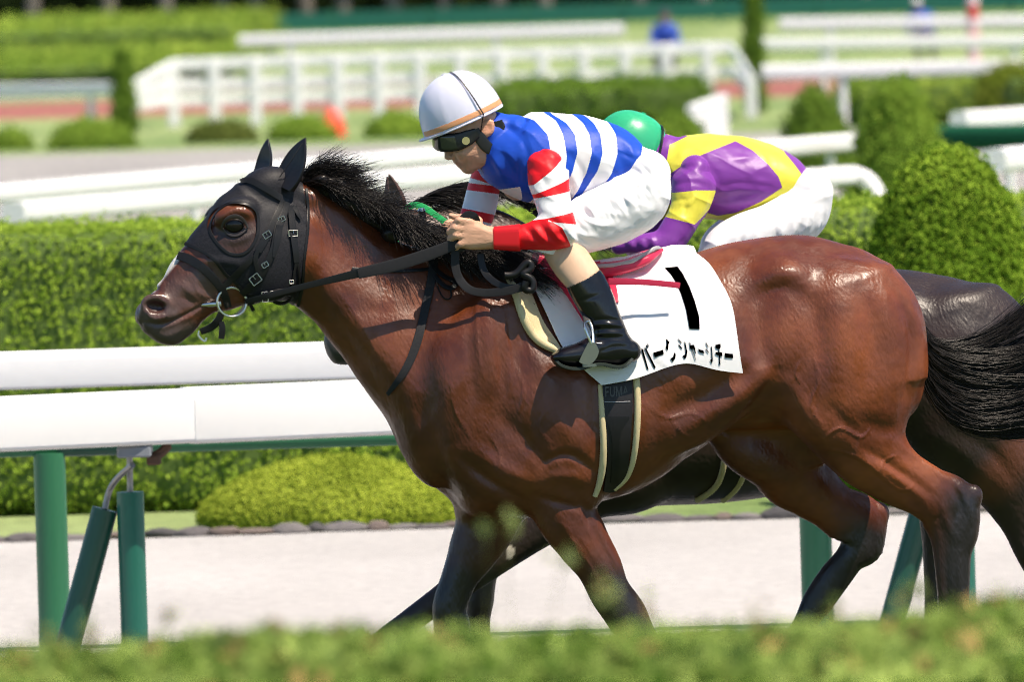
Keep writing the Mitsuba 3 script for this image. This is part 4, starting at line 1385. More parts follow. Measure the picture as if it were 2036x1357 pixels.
for q in ((531, 467, 15, 11, 30, .015), (560, 436, 13, 9, 25, .018), (583, 464, 17, 11, 0, .016), (527, 527, 12, 9, 30, .018), (508, 556, 20, 17, 35, .019), (527, 591, 11, 20, 5, .018), (543, 584, 9, 8, 0, .018), (580, 561, 8, 7, 0, .016), (433, 637, 14, 10, 30, .03)):
    buckle(*q)

# ---- reins and neck strap
tag('reins', 'black reins running from the bit ring to the hand of the striped jockey', 'reins')
wh = -.235
R_ = lambda key, pts, wd, w, th=.0022, m='leather', n=40: local(key, strap(pts, wd, w=w, th=th, n=n), m)
R_('reins__rein', [(488, 600), (520, 592), (580, 576), (640, 561), (715, 543)], [11, 12, 13, 18], [wr, -.15, -.165, -.185, -.205])
R_('reins__grip', [(712, 544), (770, 531), (840, 510), (908, 484)], [22, 25, 25, 22], [-.205, -.215, -.225, wh], .005, 'webbing')
R_('reins__loop', [(918, 500), (912, 470), (918, 440), (932, 428), (944, 434), (948, 452)], [15, 17, 17, 18, 16], [-.225, -.232, -.235, -.235, -.235, -.225], .0025)
R_('reins__loop', [(906, 494), (905, 525), (912, 552), (928, 572), (950, 581), (1000, 580), (1043, 570)], [17, 17, 17, 16, 17, 17], [-.225, -.225, -.225, -.235, -.245, -.262, -.275], .0025, 'webbing')
R_('reins__loop', [(955, 505), (963, 540), (985, 562), (1015, 572), (1044, 566)], [14, 14, 13, 13], [-.2, -.215, -.24, -.26, -.27], .0025)
# knot of straps
kn = curve([(1003, 548), (1025, 545), (1042, 528), (1052, 522), (1055, 535), (1040, 545), (1052, 552), (1060, 565), (1056, 577), (1044, 575), (1046, 560)], 50)
local('reins__knot', tube(H1.L(kn[:, 0], kn[:, 1], np.linspace(-.265, -.285, 50)), .0118, 10), 'leather')
tag('neck_strap', 'thin black strap hanging down the neck of the bay horse', 'strap')
local('neck_strap__band', strap([(862, 512), (860, 540), (853, 580), (842, 630), (828, 685), (803, 740), (770, 785)], [20, 18, 17, 17, 18, 15, 8], .006, .002), 'webbing')
local('neck_strap__band', strap([(700, 535), (760, 538), (820, 538), (856, 535)], [7, 7, 7], .005, .002), 'leather')
local('neck_strap__loop', strap([(862, 528), (878, 546), (900, 558), (906, 564), (898, 573), (880, 566), (864, 548)], [9, 10, 11, 11, 10, 9], .010, .0025), 'leather')
local('neck_strap__loop', tube(SK.snap(H1, *curve([(864, 548), (872, 575), (886, 595), (896, 592), (896, 578)], 24).T, .007), .0024, 6), 'leather')

# ---- saddle cloth with number and name
def saddle_grid(off, fold=True):
    top = [(1049, 541), (1120, 538), (1220, 530), (1300, 514), (1346, 503), (1384, 505)]
    right = [(1384, 505), (1408, 523), (1430, 556), (1452, 600), (1463, 659), (1474, 742)]
    left = [(1049, 541), (1068, 585), (1092, 637), (1117, 688), (1150, 726), (1194, 766)]
    bot = [(1194, 766), (1253, 755), (1294, 742), (1338, 727), (1375, 724), (1419, 735), (1474, 742)]
    G = coons(top, bot, left, right, 70, 60)
    P = SK.snap(H1, G[..., 0], G[..., 1], off)
    return G, P


G, P = saddle_grid(.010)
u_, v_ = np.meshgrid(np.linspace(0, 1, 70), np.linspace(0, 1, 60), indexing='ij')
P[..., 1] = ndimage.gaussian_filter(P[..., 1], 3, mode='nearest')
P[..., 1] -= .012 * v_ ** 3 * (1 + .8 * np.sin(u_ * 7.0 + .5)) + .004
P[..., 1] -= .006 * np.exp(-((u_ - .42 - .25 * (v_ - .5)) / .05) ** 2) * v_ + .004 * np.exp(-((u_ - .3 - .35 * (v_ - .5)) / .035) ** 2) * v_
CLOTH = P.copy()
half = shell(P, .004)
pm = P * [1, -1, 1]
over = np.stack([P[:, 0], P[:, 0] * [1, .6, 1] + [0, 0, .014], P[:, 0] * [1, .2, 1] + [0, 0, .022], pm[:, 0] * [1, .2, 1] + [0, 0, .022], pm[:, 0] * [1, .6, 1] + [0, 0, .014], pm[:, 0]], 1)
key = local('saddle_cloth__cloth', merge([half, shell(over, .004), (shell(P, .004)[0] * [1, -1, 1], shell(P, .004)[1][:, ::-1])]), 'cloth_white', 45)
tag('saddle_cloth', 'white saddle cloth with a black number one and a name in dark lettering', 'saddle cloth')

cg = G.reshape(-1, 2)
ct = cKDTree(cg)
from scipy.interpolate import LinearNDInterpolator
cw = LinearNDInterpolator(cg, P.reshape(-1, 3)[:, 1])


def on_cloth(poly, off=.0042, th=.0012, dens=5.0):
    """A flat print on the cloth: picture polygon -> thin raised shape following it."""
    from shapely.geometry import Polygon
    pg = Polygon(poly).buffer(0).segmentize(dens)
    m = trimesh.creation.extrude_polygon(pg, 1.0, engine='earcut')
    V, Fc = trimesh.remesh.subdivide_to_size(np.array(m.vertices), np.array(m.faces), dens * 2.5)
    w = cw(V[:, 0], V[:, 1])
    w = np.where(np.isfinite(w), w, P.reshape(-1, 3)[ct.query(V[:, :2])[1], 1])
    return H1.L(V[:, 0], V[:, 1], w - off - th * V[:, 2]), Fc


one = [(1321, 533), (1347, 530), (1358, 545), (1371, 571), (1381, 598), (1390, 630), (1391, 655), (1371, 654), (1364, 615), (1354, 584), (1343, 560), (1333, 545)]
local('saddle_cloth__number', on_cloth(one), 'print_navy', 30)
Z = lambda pts: [(1240 + x / 7.83, 650 + y / 7.83) for x, y in pts]
glyphs = [
    [Z([(270, 343), (300, 350), (372, 610), (392, 675), (360, 652), (335, 560)]), Z([(322, 330), (352, 340), (498, 630), (492, 655), (470, 640)]), Z([(345, 290), (358, 284), (380, 325), (362, 335)]), Z([(365, 270), (378, 268), (394, 312), (384, 318)])],
    [Z([(462, 404), (610, 362), (628, 425), (484, 478)])],
    [Z([(660, 195), (678, 195), (700, 240), (695, 335), (684, 372), (655, 335), (668, 270)]), Z([(690, 225), (715, 230), (700, 275), (690, 260)]), Z([(790, 400), (812, 430), (805, 490), (762, 548), (730, 495), (770, 475)])],
    [Z([(846, 180), (900, 240), (902, 265), (855, 210)]), Z([(855, 265), (912, 335), (910, 355), (862, 305)]), Z([(944, 228), (962, 250), (990, 390), (980, 470), (948, 506), (918, 455), (955, 440), (965, 380)])],
    [Z([(1020, 236), (1036, 250), (1044, 290), (1090, 282), (1112, 330), (1128, 425), (1112, 410), (1092, 345), (1068, 350), (1128, 520), (1120, 525), (1058, 355), (1036, 345), (1024, 296), (1034, 290)])],
    [Z([(1158, 348), (1240, 372), (1258, 420), (1180, 398)])],
    [Z([(1280, 240), (1318, 305), (1318, 328), (1284, 275)]), Z([(1282, 335), (1325, 395), (1322, 412), (1284, 365)]), Z([(1360, 302), (1374, 320), (1390, 520), (1376, 578), (1345, 518), (1370, 505)])],
    [Z([(1425, 285), (1506, 268), (1512, 312), (1494, 345), (1490, 395), (1530, 402), (1536, 462), (1502, 455), (1506, 590), (1498, 608), (1480, 555), (1490, 545), (1484, 450), (1435, 432), (1430, 398), (1472, 398), (1476, 345), (1440, 338)])],
    [Z([(1576, 415), (1700, 424), (1704, 492), (1580, 482)])],
]
for gl in glyphs:
    local('saddle_cloth__letter', merge([on_cloth(s, dens=3.0) for s in gl]), 'print_navy', 30)

# ---- girth, pad, saddle
tag('girth', 'black girth with cream edges round the chest of the bay horse', 'girth')
gl_, gr_ = [(1198, 725), (1199, 780), (1200, 832), (1206, 870), (1208, 915), (1203, 955), (1200, 978)], [(1253, 725), (1257, 780), (1256, 832), (1254, 870), (1250, 915), (1243, 955), (1228, 975)]
GG = coons([gl_[0], (1226, 724), gr_[0]], [gl_[-1], (1215, 979), gr_[-1]], gl_, gr_, 10, 40)
GP = SK.snap(H1, GG[..., 0], GG[..., 1], .006)
local('girth__band', shell(GP, .006), 'girth_black', 40)
inner = coons([(1203, 829), (1226, 829), (1252, 829)], [(1214, 960), (1220, 962), (1228, 960)], [(1203, 829), (1210, 845), (1216, 870), (1217, 910), (1214, 960)], [(1252, 829), (1240, 848), (1233, 870), (1231, 910), (1228, 960)], 8, 24)
local('girth__leather', shell(SK.snap(H1, inner[..., 0], inner[..., 1], .011), .005), 'leather', 40)
local('girth__stitch', strap([(1202, 800), (1226, 800), (1253, 799)], 1.6, .010, .0012), 'saddle_grey')
local('girth__cream_edge', tube(SK.snap(H1, *curve([(1193, 765), (1197, 820), (1200, 880), (1198, 930), (1191, 965), (1183, 988)], 40).T, .006), np.interp(np.linspace(0, 1, 40), [0, .3, .7, 1], [.007, .0105, .0115, .008]), 10), 'cream')
local('girth__cream_edge', tube(SK.snap(H1, *curve([(1265, 752), (1268, 800), (1266, 860), (1260, 910), (1246, 950), (1222, 974)], 40).T, .006), np.interp(np.linspace(0, 1, 40), [0, .3, .7, 1], [.011, .0105, .0095, .007]), 10), 'cream')
tm = meshkit.text_mesh('FUMA', .03, .001, True)
tv = np.array(tm.vertices)
pc = SK.snap(H1, 1226., 779., .010)
tv = tv - [(tv[:, 0].max() + tv[:, 0].min()) / 2, .015, 0]
tv = np.stack([pc[0] + tv[:, 0] * .62, pc[1] - tv[:, 2] - .001 + 0 * tv[:, 0], pc[2] + tv[:, 1]], 1)
mat('faint_print', [.075, .075, .080], .6)
local('girth__lettering', (tv, np.array(tm.faces)), 'faint_print', False)

tag('saddle_pad', 'cream foam pad showing in front of the white saddle cloth', 'pad')
pp = curve([(1000, 520), (1010, 548), (1024, 580), (1036, 615), (1050, 650), (1075, 680), (1112, 699)], 50)
wp = SK.snap(H1, pp[:, 0], pp[:, 1], .012)
local('saddle_pad__roll', tube(wp, np.interp(np.linspace(0, 1, 50), [0, .15, .5, .8, 1], [.013, .012, .0145, .014, .011]), 12), 'cream')
inner = coons([(1030, 575), (1045, 578), (1056, 582)], [(1080, 684), (1100, 694), (1118, 698)], [(1030, 575), (1045, 625), (1060, 660), (1080, 684)], [(1056, 582), (1080, 640), (1100, 670), (1118, 698)], 10, 24)
local('saddle_pad__foam', shell(SK.snap(H1, inner[..., 0], inner[..., 1], .006), .006), 'cream', 40)
tag('saddle', 'small red racing saddle on the bay horse', 'saddle')
fl = coons([(1068, 540), (1120, 528), (1192, 520)], [(1160, 640), (1190, 640), (1222, 608)], [(1068, 540), (1105, 562), (1138, 605), (1160, 640)], [(1192, 520), (1212, 545), (1222, 580), (1222, 608)], 16, 20)
local('saddle__flap', shell(SK.snap(H1, fl[..., 0], fl[..., 1], .024), .006), 'saddle_red', 40)
local('saddle__girth_strap', strap([(1188, 530), (1206, 552), (1216, 580), (1224, 602)], [26, 26, 24, 16], .030, .003), 'saddle_red')
local('saddle__girth_strap', strap([(1210, 560), (1240, 560), (1290, 562), (1352, 568)], [14, 13, 12, 12], w=[-.262, -.272, -.280, -.284], th=.0022), 'saddle_red')
t = np.linspace(0, 1, 30)
q = curve([(1062, 520), (1130, 536), (1200, 536), (1260, 521), (1312, 495)], 30)
sp = H1.L(q[:, 0], q[:, 1], 0.0)
hw = np.interp(t, [0, .3, .6, .85, 1], [.07, .10, .14, .13, .06])
tv_, tf_ = tube(sp, 0, 28, flat=(hw, np.interp(t, [0, .5, .8, 1], [.03, .024, .018, .006]), [0, 0, 1]))
local('saddle__seat', (tv_, tf_), 'saddle_red', 45)
q = curve([(1178, 530), (1230, 526), (1275, 511), (1306, 493), (1313, 496)], 24)
local('saddle__piping', tube(H1.L(q[:, 0], q[:, 1], np.interp(np.linspace(0, 1, 24), [0, .5, .8, 1], [-.125, -.135, -.10, -.05])), .0065, 8), 'saddle_grey')
# ---------------------------------------------------------------- mane and tail
mat('hair_black', [.011, .0085, .0075], .36, specular=.4)


def bezier(P, m):
    """P: (k, 4, 3) control points -> (k, m, 3)."""
    t = np.linspace(0, 1, m)[None, :, None]
    return (1 - t) ** 3 * P[:, None, 0] + 3 * t * (1 - t) ** 2 * P[:, None, 1] + 3 * t * t * (1 - t) * P[:, None, 2] + t ** 3 * P[:, None, 3]


def mane(fr, crest, r, clumps, per, kinds, m=7, rad=.0013, to=None):
    """Strands rooted along the crest (picture points); kinds: function t, r -> three offsets in metres (s, w, z)."""
    roots = fr.L([p[0] for p in crest], [p[1] for p in crest], 0.0)
    roots = curve(roots, 200)
    C = []
    for c in range(clumps):
        t = r.random()
        o = kinds(t, r)
        for k in range(per):
            tt = np.clip(t + .022 * r.normal(), 0, 1)
            R = roots[int(tt * 199)] + [0, .014 * r.normal(), -.008]
            j = r.normal(size=(3, 3)) * np.array([[.004], [.010], [.020]])
            f = .75 + .45 * r.random()
            C.append([R, R + o[0] * f + j[0], R + o[1] * f + j[1], R + o[2] * f + j[2]])
    P = bezier(np.array(C), m)
    rr = rad * np.linspace(1, .35, m)[None] * (0.7 + .6 * r.random((len(P), 1)))
    return hairs(None, P, rr)


def kinds_one(t, r):
    up = r.random() < (1.0 if t < .30 else .62 if t < .62 else .15)
    if up:
        h, b = r.uniform(.038, .084) * (1.08 - .42 * t), r.uniform(.0, .075)
        return np.array([[b * .1, -.012, h * .55], [b * .45, -.02 + .01 * r.normal(), h * 1.0], [b + .045, -.03 + .015 * r.normal(), h * (.9 + .2 * r.normal())]])
    d, b = r.uniform(.0, .060), r.uniform(.07, .16)
    return np.array([[b * .15, -.03, .05], [b * .55, -.085, .045], [b, -.112 + .012 * r.normal(), -d]])


crest = [(600, 362), (625, 372), (656, 388), (700, 416), (760, 452), (830, 478), (900, 500), (960, 512)]
r = np.random.default_rng(21)
mv, mf = mane(H1, crest, r, 140, 30, kinds_one)
mv3, mf3 = mane(H1, crest[:6], r, 90, 28, lambda t, r: np.array([[.012, -.035, .022], [.05, -.062, .018], [.08 + .05 * r.random(), -.068, -.012 - .02 * r.random()]]))
mv2, mf2 = mane(H1, crest[3:], r, 66, 30, lambda t, r: np.array([[.03, -.03, .03], [.10, -.09, .01], [.17 + .05 * r.random(), -.13, -.05 - .06 * r.random()]]))
scene['racehorse__mane'] = mikit.ply(merge([(mv, mf), (mv2, mf2), (mv3, mf3)]), 'hair_black', True, to_world=W1)
# solid body of hair under the loose strands, so that the skin does not show through
g = Field([-.75, -.2, 1.2], [.05, .15, 1.95], .008)
roots = curve(H1.L([p[0] for p in crest], [p[1] for p in crest], 0.0), 30)
for i in range(29):
    g.cone(roots[i] + [.01, -.012, .002], roots[i + 1] + [.01, -.012, .002], .019, .019, .02)
for q, rr in (((672, 368), .03), ((715, 408), .035), ((780, 465), .032), ((700, 395), .033), ((640, 358), .022)):
    g.ball(H1.L(q[0], q[1], -.045), [rr * 1.1, .026, rr * .85], .02)
V, Fc = g.mesh(2)
V = V + normals(V, Fc) * (.014 * (meshkit.fbm(V * [60, 60, 25], 3, 2) - .5))[:, None]
scene['racehorse__mane_base'] = mikit.ply((V, Fc), 'hair_black', True, to_world=W1)

# tail
r = np.random.default_rng(4)
up = [(1830, 652), (1858, 700), (1930, 722), (2110, 640)]
lo_ = [(1828, 700), (1838, 815), (1925, 905), (2110, 835)]
NC, PER = 70, 78
C = np.zeros((NC * PER, 5, 3))
for c in range(NC):
    a = (c + .9 * r.random()) / NC
    sl = slice(c * PER, (c + 1) * PER)
    wob = r.normal(size=4) * np.array([2, 9, 16, 30])
    dep = .055 * (r.random() - .5)
    for k in range(4):
        sp = np.array([4, 7, 9, 6])[k]
        u = up[k][0] + (lo_[k][0] - up[k][0]) * a + sp * r.normal(size=PER) + (26 * r.normal(size=PER) if k == 3 else 0)
        v = up[k][1] + (lo_[k][1] - up[k][1]) * a + wob[k] + sp * r.normal(size=PER)
        C[sl, k] = H1.L(u, v, dep * (k + 1) / 3 + .008 * r.normal(size=PER) - .004)
n = NC * PER
C = C[:, :4]
P = bezier(C, 10)
rr = .0014 * np.linspace(1, .5, 10)[None] * (0.7 + .7 * r.random((n, 1)))
tv, tf = hairs(None, P, rr)
scene['racehorse__tail'] = mikit.ply((tv, tf), 'hair_black', True, to_world=W1)
dock = curve(H1.L(np.array([1785., 1808, 1826, 1846]), np.array([600., 650, 690, 730]), 0.0), 16)
local('racehorse__tail_dock', tube(dock, np.linspace(.035, .016, 16), 12), 'hair_black')
# ---------------------------------------------------------------- riders
def poly_hit(x, z, poly):
    """1 inside the closed polygon (plain numbers), else 0, in drjit."""
    c = mi.Bool(False)
    n = len(poly)
    for i in range(n):
        (x0, z0), (x1, z1) = poly[i], poly[(i + 1) % n]
        if abs(z1 - z0) < 1e-9:
            continue
        a = (z > z0) ^ (z > z1)
        c = c ^ (a & (x < x0 + (z - z0) * ((x1 - x0) / (z1 - z0))))
    return c


def cloth_print(fr, base, prints, w=-.17):
    """Dyed cloth: base colour and coloured panels given as picture polygons, laid through the garment from side to side."""
    c, s, ox, oy = (float(q) for q in (fr.R[0, 0], fr.R[0, 1], fr.o[0], fr.o[1]))
    ps = [([tuple(map(float, q)) for q in fr.L([p[0] for p in poly], [p[1] for p in poly], w)[:, [0, 2]]], col) for poly, col in prints]

    def fn(p, n, uv):
        x = (p.x - ox) * c + (p.y - oy) * s
        out = mi.Color3f(base)
        for poly, col in ps:
            out = dr.select(poly_hit(x, p.z, poly), mi.Color3f(col), out)
        return out
    return proc(fn)


def weave(p, n, uv):
    a = 1 - dr.abs(2 * fbm(p.x * 20 + p.z * 9, p.y * 20, p.z * 14 - p.x * 8, 2) - 1)
    b = 1 - dr.abs(2 * fbm(p.x * 8 + 3, p.y * 8, p.z * 11 + p.x * 5, 2) - 1)
    return .35 * a * a + 1.5 * b * b * b


def wrinkles(fr, strokes, w):
    return [(pts, wd, h, -1, w) for pts, wd, h in strokes]


def cut(V, Fc, poly, keep_in=True, fr=None, w=-.17):
    """Faces whose centre lies inside the picture polygon."""
    pl = fr.L([p[0] for p in poly], [p[1] for p in poly], w)[:, [0, 2]]
    c = V[Fc].mean(1)[:, [0, 2]]
    m = inside(c, pl)
    t = trimesh.Trimesh(V, Fc[m if keep_in else ~m], process=False)
    t.remove_unreferenced_vertices()
    return np.array(t.vertices), np.array(t.faces)


BLUE, WHITE, RED = rgb('1a4cc0'), [.82, .82, .84], rgb('e01520')
PURPLE, YELLOW = rgb('7d3a9a'), rgb('e0d84a')
mat('skin', [.50, .27, .17], .45, specular=.4)
mat('skin_hand', [.58, .34, .22], .45, specular=.4)
mat('hair_dark', [.012, .010, .010], .5)
mat('breech_white', [.84, .84, .87], .55, sheen=.3, bump=(proc(weave, 3e-3), .003))
mat('stocking', [.62, .42, .28], .6, sheen=.3)
mat('boot_black', [.004, .004, .007], .09, specular=.4, clearcoat=.6, clearcoat_gloss=.95)
mat('sole', [.020, .028, .022], .5)
mat('helmet_white', [.66, .67, .82], .32, specular=.5, clearcoat=.4)
mat('helmet_green', [.03, .42, .20], .3, specular=.5, clearcoat=.5)
mat('helmet_band', [.62, .30, .14], .5)
mat('black_plastic', [.012, .012, .013], .3, specular=.5)
mat('goggle_lens', [.010, .014, .009], .04, specular=.8, clearcoat=1.0)
mat('stirrup_grey', [.20, .22, .18], .35, metallic=.6)


class Limb:
    def __init__(self, fr):
        self.fr = fr

    def __call__(self, g, rows, k=.015, caps=(None, None), power=2.0, grow=0.0):
        st = stations(self.fr, rows)
        st['a'] = st['a'] + grow
        st['b'] = st['b'] + grow
        g.loft(**st, k=k, nrm=(0, 1), caps=caps, power=power)


def garment(fr, parts, h, lo, hi, k, grow=0.0, balls=(), smooth=3, caps=(None, None)):
    g = Field(lo, hi, h)
    lb = Limb(fr)
    for rows in parts:
        lb(g, rows, k, grow=grow, caps=caps)
    for u, v, w, ru, rv, rw, rot in balls:
        g.ball(fr.L(u, v, w), (ru / 640 + grow, rw + grow, rv / 640 + grow), k, rot)
    return g.mesh(smooth)


def bounds(fr, rows, pad=.12):
    p = np.array([[r[0], r[1], r[4]] for r in rows] + [[r[2], r[3], r[4]] for r in rows], float)
    q = fr.L(p[:, 0], p[:, 1], p[:, 2])
    return q.min(0) - pad, q.max(0) + pad


def far_of(rows, du=0, dv=0):
    return [[r[0] + du, r[1] + dv, r[2] + du, r[3] + dv, -r[4]] + list(r[5:]) for r in rows]


def rider_shape(fr, torso, pelvis, thigh, shin, foot, arm, fore, shift, far_arm=None):
    """Body (one mesh) under the clothes, shared code of both riders."""
    pass


# ------------------------------------------------ rider in stripes
fr = H1
torso = [(1001, 222, 962, 322, 0, .085), (1037, 224, 988, 374, 0, .145), (1100, 224, 1058, 404, 0, .18), (1156, 227, 1128, 410, 0, .172), (1212, 239, 1185, 398, 0, .165), (1262, 263, 1240, 375, 0, .16), (1282, 292, 1275, 345, 0, .14)]
thigh = [(1250, 302, 1318, 388, -.09, .12), (1228, 338, 1310, 440, -.12, .115), (1190, 370, 1260, 474, -.145, .10), (1140, 396, 1200, 494, -.17, .088), (1098, 426, 1158, 505, -.185, .074), (1066, 460, 1112, 518, -.195, .064)]
shin = [(1066, 478, 1164, 500, -.20, .062), (1094, 528, 1180, 520, -.235, .056), (1128, 572, 1192, 537, -.275, .05)]
bootleg = [(1124, 566, 1188, 532, -.282, .053), (1134, 588, 1206, 556, -.29, .052), (1148, 612, 1220, 588, -.297, .05), (1164, 638, 1232, 622, -.302, .046), (1176, 662, 1244, 652, -.305, .043), (1186, 690, 1256, 680, -.305, .042)]
foot = [(1250, 676, 1254, 722, -.305, .036), (1222, 664, 1226, 728, -.307, .041), (1185, 668, 1186, 728, -.31, .042), (1150, 682, 1148, 730, -.313, .046), (1118, 692, 1116, 726, -.316, .044), (1103, 702, 1102, 719, -.318, .032)]
arm = [(1066, 316, 1122, 310, -.16, .06), (1048, 330, 1131, 332, -.185, .064), (1050, 355, 1132, 362, -.205, .06), (1060, 386, 1134, 392, -.225, .056), (1070, 420, 1139, 424, -.245, .053), (1080, 452, 1142, 458, -.258, .050)]
fore = [(1122, 424, 1138, 490, -.262, .046), (1084, 426, 1104, 497, -.258, .048), (1050, 443, 1058, 497, -.245, .044), (1020, 450, 1022, 496, -.232, .039), (986, 453, 986, 494, -.218, .033)]
farm = [(960, 300, 1040, 300, .15, .06), (940, 335, 1000, 345, .16, .055), (931, 368, 994, 372, .165, .052), (922, 400, 990, 405, .16, .05), (914, 424, 976, 449, .14, .046), (900, 442, 955, 474, .11, .04), (880, 452, 905, 474, .06, .032)]

head_rows = [(872, 250, 990, 222, -.012, .072, 0), (874, 268, 988, 244, -.014, .071, 0), (882, 284, 986, 262, -.016, .069, 0), (894, 302, 980, 286, -.018, .064, 0), (905, 320, 970, 308, -.018, .054, 0), (920, 338, 962, 326, -.018, .038, 0)]
g = Field([-.36, -.36, 1.0], [.62, .36, 2.02], .0054)
lb = Limb(fr)
pt0 = lambda u, v: fr.L(float(u), float(v), 0.0)
for rows in (torso, thigh, far_of(thigh, -6, -4)):
    lb(g, rows, .03, grow=-.032)
lb(g, shin, .02, grow=-.004)
lb(g, far_of(shin), .02, grow=-.004)
lb(g, arm, .02, grow=-.012, caps=(.02, .01))
lb(g, far_of(arm, -60, 10)[:3], .02, grow=-.012)
lb(g, fore, .02, grow=-.010, caps=(.008, .02))
lb(g, farm, .02, grow=-.010)
g.ball(pt0(1014, 252), (.05, .07, .035), .03)
g.ball(fr.L(1250, 372, 0), (.055, .11, .07), .04)
# head and neck
lb(g, head_rows, .012, caps=(.05, .012), power=2.3)
pt = lambda u, v, w: fr.L(float(u), float(v), float(w))
g.cone(pt(968, 270, 0), pt(1020, 300, 0), .056, .066, .03)
g.cone(pt(884, 285, -.016), pt(893, 309, -.018), .008, .0125, .008)      # nose
g.ball(pt(892, 312, -.018), (.014, .013, .010), .006)
g.ball(pt(900, 313, -.033), (.009, .008, .008), .006)
g.ball(pt(900, 313, -.003), (.009, .008, .008), .006)
g.ball(pt(908, 322, -.018), (.012, .024, .0075), .006, -20)
g.ball(pt(916, 330, -.018), (.013, .022, .008), .006, -20)
g.ball(pt(930, 338, -.018), (.020, .022, .013), .01, -20)                # chin
g.cone(pt(906, 328, -.045), pt(914, 325, -.005), .0022, .0022, .003, True)
g.ball(pt(925, 305, -.058), (.03, .022, .022), .015)                    # cheek
g.ball(pt(962, 310, -.055), (.03, .02, .03), .015)                      # jaw
# ear
g.ball(pt(972, 254, -.083), (.019, .009, .029), .006, -14)
g.ball(pt(970, 254, -.091), (.011, .006, .019), .004, -14, True)
# near hand
g.cone(pt(990, 473, -.216), pt(965, 472, -.222), .030, .030, .02)
lb(g, [(985, 455, 985, 493, -.218, .029), (960, 447, 962, 497, -.226, .027), (940, 438, 936, 497, -.232, .024), (926, 436, 920, 494, -.235, .020)], .012, caps=(.01, .012), power=2.4)
fing = [((936, 443), (912, 439), (902, 448), (916, 455)), ((934, 458), (905, 454), (894, 461), (910, 467)), ((932, 471), (905, 469), (895, 476), (912, 480)), ((934, 484), (915, 486), (906, 492), (920, 494))]
for i, f in enumerate(fing):
    rr = (.0118, .0122, .0118, .0102)[i]
    g.chain([pt(f[0][0], f[0][1], -.240), pt(f[1][0], f[1][1], -.246), pt(f[2][0], f[2][1], -.228), pt(f[3][0], f[3][1], -.208)], [rr * 1.1, rr, rr * .92, rr * .8], .0035)
g.chain([pt(950, 440, -.215), pt(930, 431, -.205), pt(912, 434, -.20), pt(896, 429, -.20)], [.016, .0135, .0115, .009], .005)
# far hand
lb(g, [(915, 448, 925, 472, .06, .024), (900, 450, 905, 474, .04, .022), (886, 450, 890, 474, .02, .018)], .01)
for i, (u, v) in enumerate(((884, 452), (880, 460), (880, 467), (884, 474))):
    g.chain([pt(u + 12, v - 3, .0), pt(u, v, -.01), pt(u - 4, v + 5, .01), pt(u + 4, v + 7, .03)], [.0115, .011, .010, .009], .004)
g.chain([pt(910, 446, .03), pt(897, 442, .0), pt(888, 444, -.01)], [.013, .011, .009], .005)
BV, BF = g.mesh(2)
BV = sculpt(fr, BV, BF, [([(888, 300), (900, 296), (915, 296)], 4, -2.0, -1, -.07), ([(903, 316), (912, 314), (920, 322)], 3.5, -2.0, -1, -.05), ([(930, 310), (940, 322), (938, 334)], 5, -1.5, -1, -.05),
                         ([(938, 450), (975, 462)], 5, 1.5, -1, -.24), ([(936, 464), (975, 470)], 4, -1.2, -1, -.24), ([(934, 478), (972, 478)], 4, -1.0, -1, -.24)])
scol = np.tile(np.array([.60, .34, .225]), (len(BV), 1)) * (0.80 + .40 * meshkit.fbm(BV * 34, 4, 2))[:, None]
q = fr.L(np.array([912.]), np.array([327.]), -.03)[0]
d = np.linalg.norm((BV - q) / [.017, .03, .011], axis=1)
scol = scol * (1 - .5 * np.exp(-d ** 2))[:, None] + np.array([.30, .09, .07]) * (.5 * np.exp(-d ** 2))[:, None]
q = pt(972, 254, -.085)
d = np.linalg.norm((BV - q) / .03, axis=1)
scol += np.array([.06, -.02, -.02]) * np.exp(-d ** 2)[:, None]
def skin_bump(p, n, uv):
    return fbm(p.x * 240, p.y * 240, p.z * 240, 2) + 1.5 * fbm(p.x * 60, p.y * 60, p.z * 60, 2)


mat('skin_vc', VC, .5, specular=.4, bump=(proc(skin_bump, 1e-3), .0012))
scene['person'] = mikit.ply((BV, BF), 'skin_vc', True, color=np.clip(scol, .01, 1), to_world=W1)
tag('person', 'person crouched on the bay horse in blue and white jersey and white helmet', 'person')

# jersey body
lo, hi = bounds(fr, torso, .3)
JV, JF = garment(fr, [torso], .0072, lo, hi, .02, 0, [(1024, 256, 0, 30, 28, .085, 0)])
JV, JF = trimesh.remesh.subdivide(JV, JF)
JV = relax(JV, JF, 1)
hem = [(900, 150), (1230, 150), (1300, 270), (1283, 292), (1272, 318), (1258, 338), (1242, 359), (1210, 374), (1174, 389), (1140, 404), (1120, 440), (900, 440)]
JV = sculpt(fr, JV, JF, wrinkles(fr, [(a_, b_, c_ * 1.5) for a_, b_, c_ in [([(1010, 250), (1040, 275), (1050, 320)], 8, -4), ([(1025, 245), (1065, 270)], 7, 3), ([(1000, 300), (1020, 340), (1040, 370)], 8, -5), ([(985, 310), (1005, 350)], 6, 4), ([(1030, 320), (1035, 360)], 6, -4),
    ([(1120, 300), (1150, 330), (1165, 370)], 8, -3.5), ([(1140, 290), (1180, 310), (1200, 350)], 9, 2.5), ([(1190, 280), (1225, 300), (1240, 340)], 9, -3), ([(1230, 270), (1255, 295), (1255, 330)], 8, 3), ([(1132, 340), (1150, 375), (1160, 392)], 7, 4),
    ([(1170, 350), (1190, 375)], 7, -3.5), ([(1205, 335), (1220, 362)], 7, 3), ([(1235, 300), (1262, 318)], 6, -3), ([(1050, 232), (1090, 260), (1110, 280)], 8, -3), ([(1110, 232), (1150, 250), (1180, 290)], 9, -2)]], -.16))
JV = JV + normals(JV, JF) * (.005 * (meshkit.fbm(JV * 16, 3, 6) - .5))[:, None]
JV, JF = cut(JV, JF, hem, True, fr)
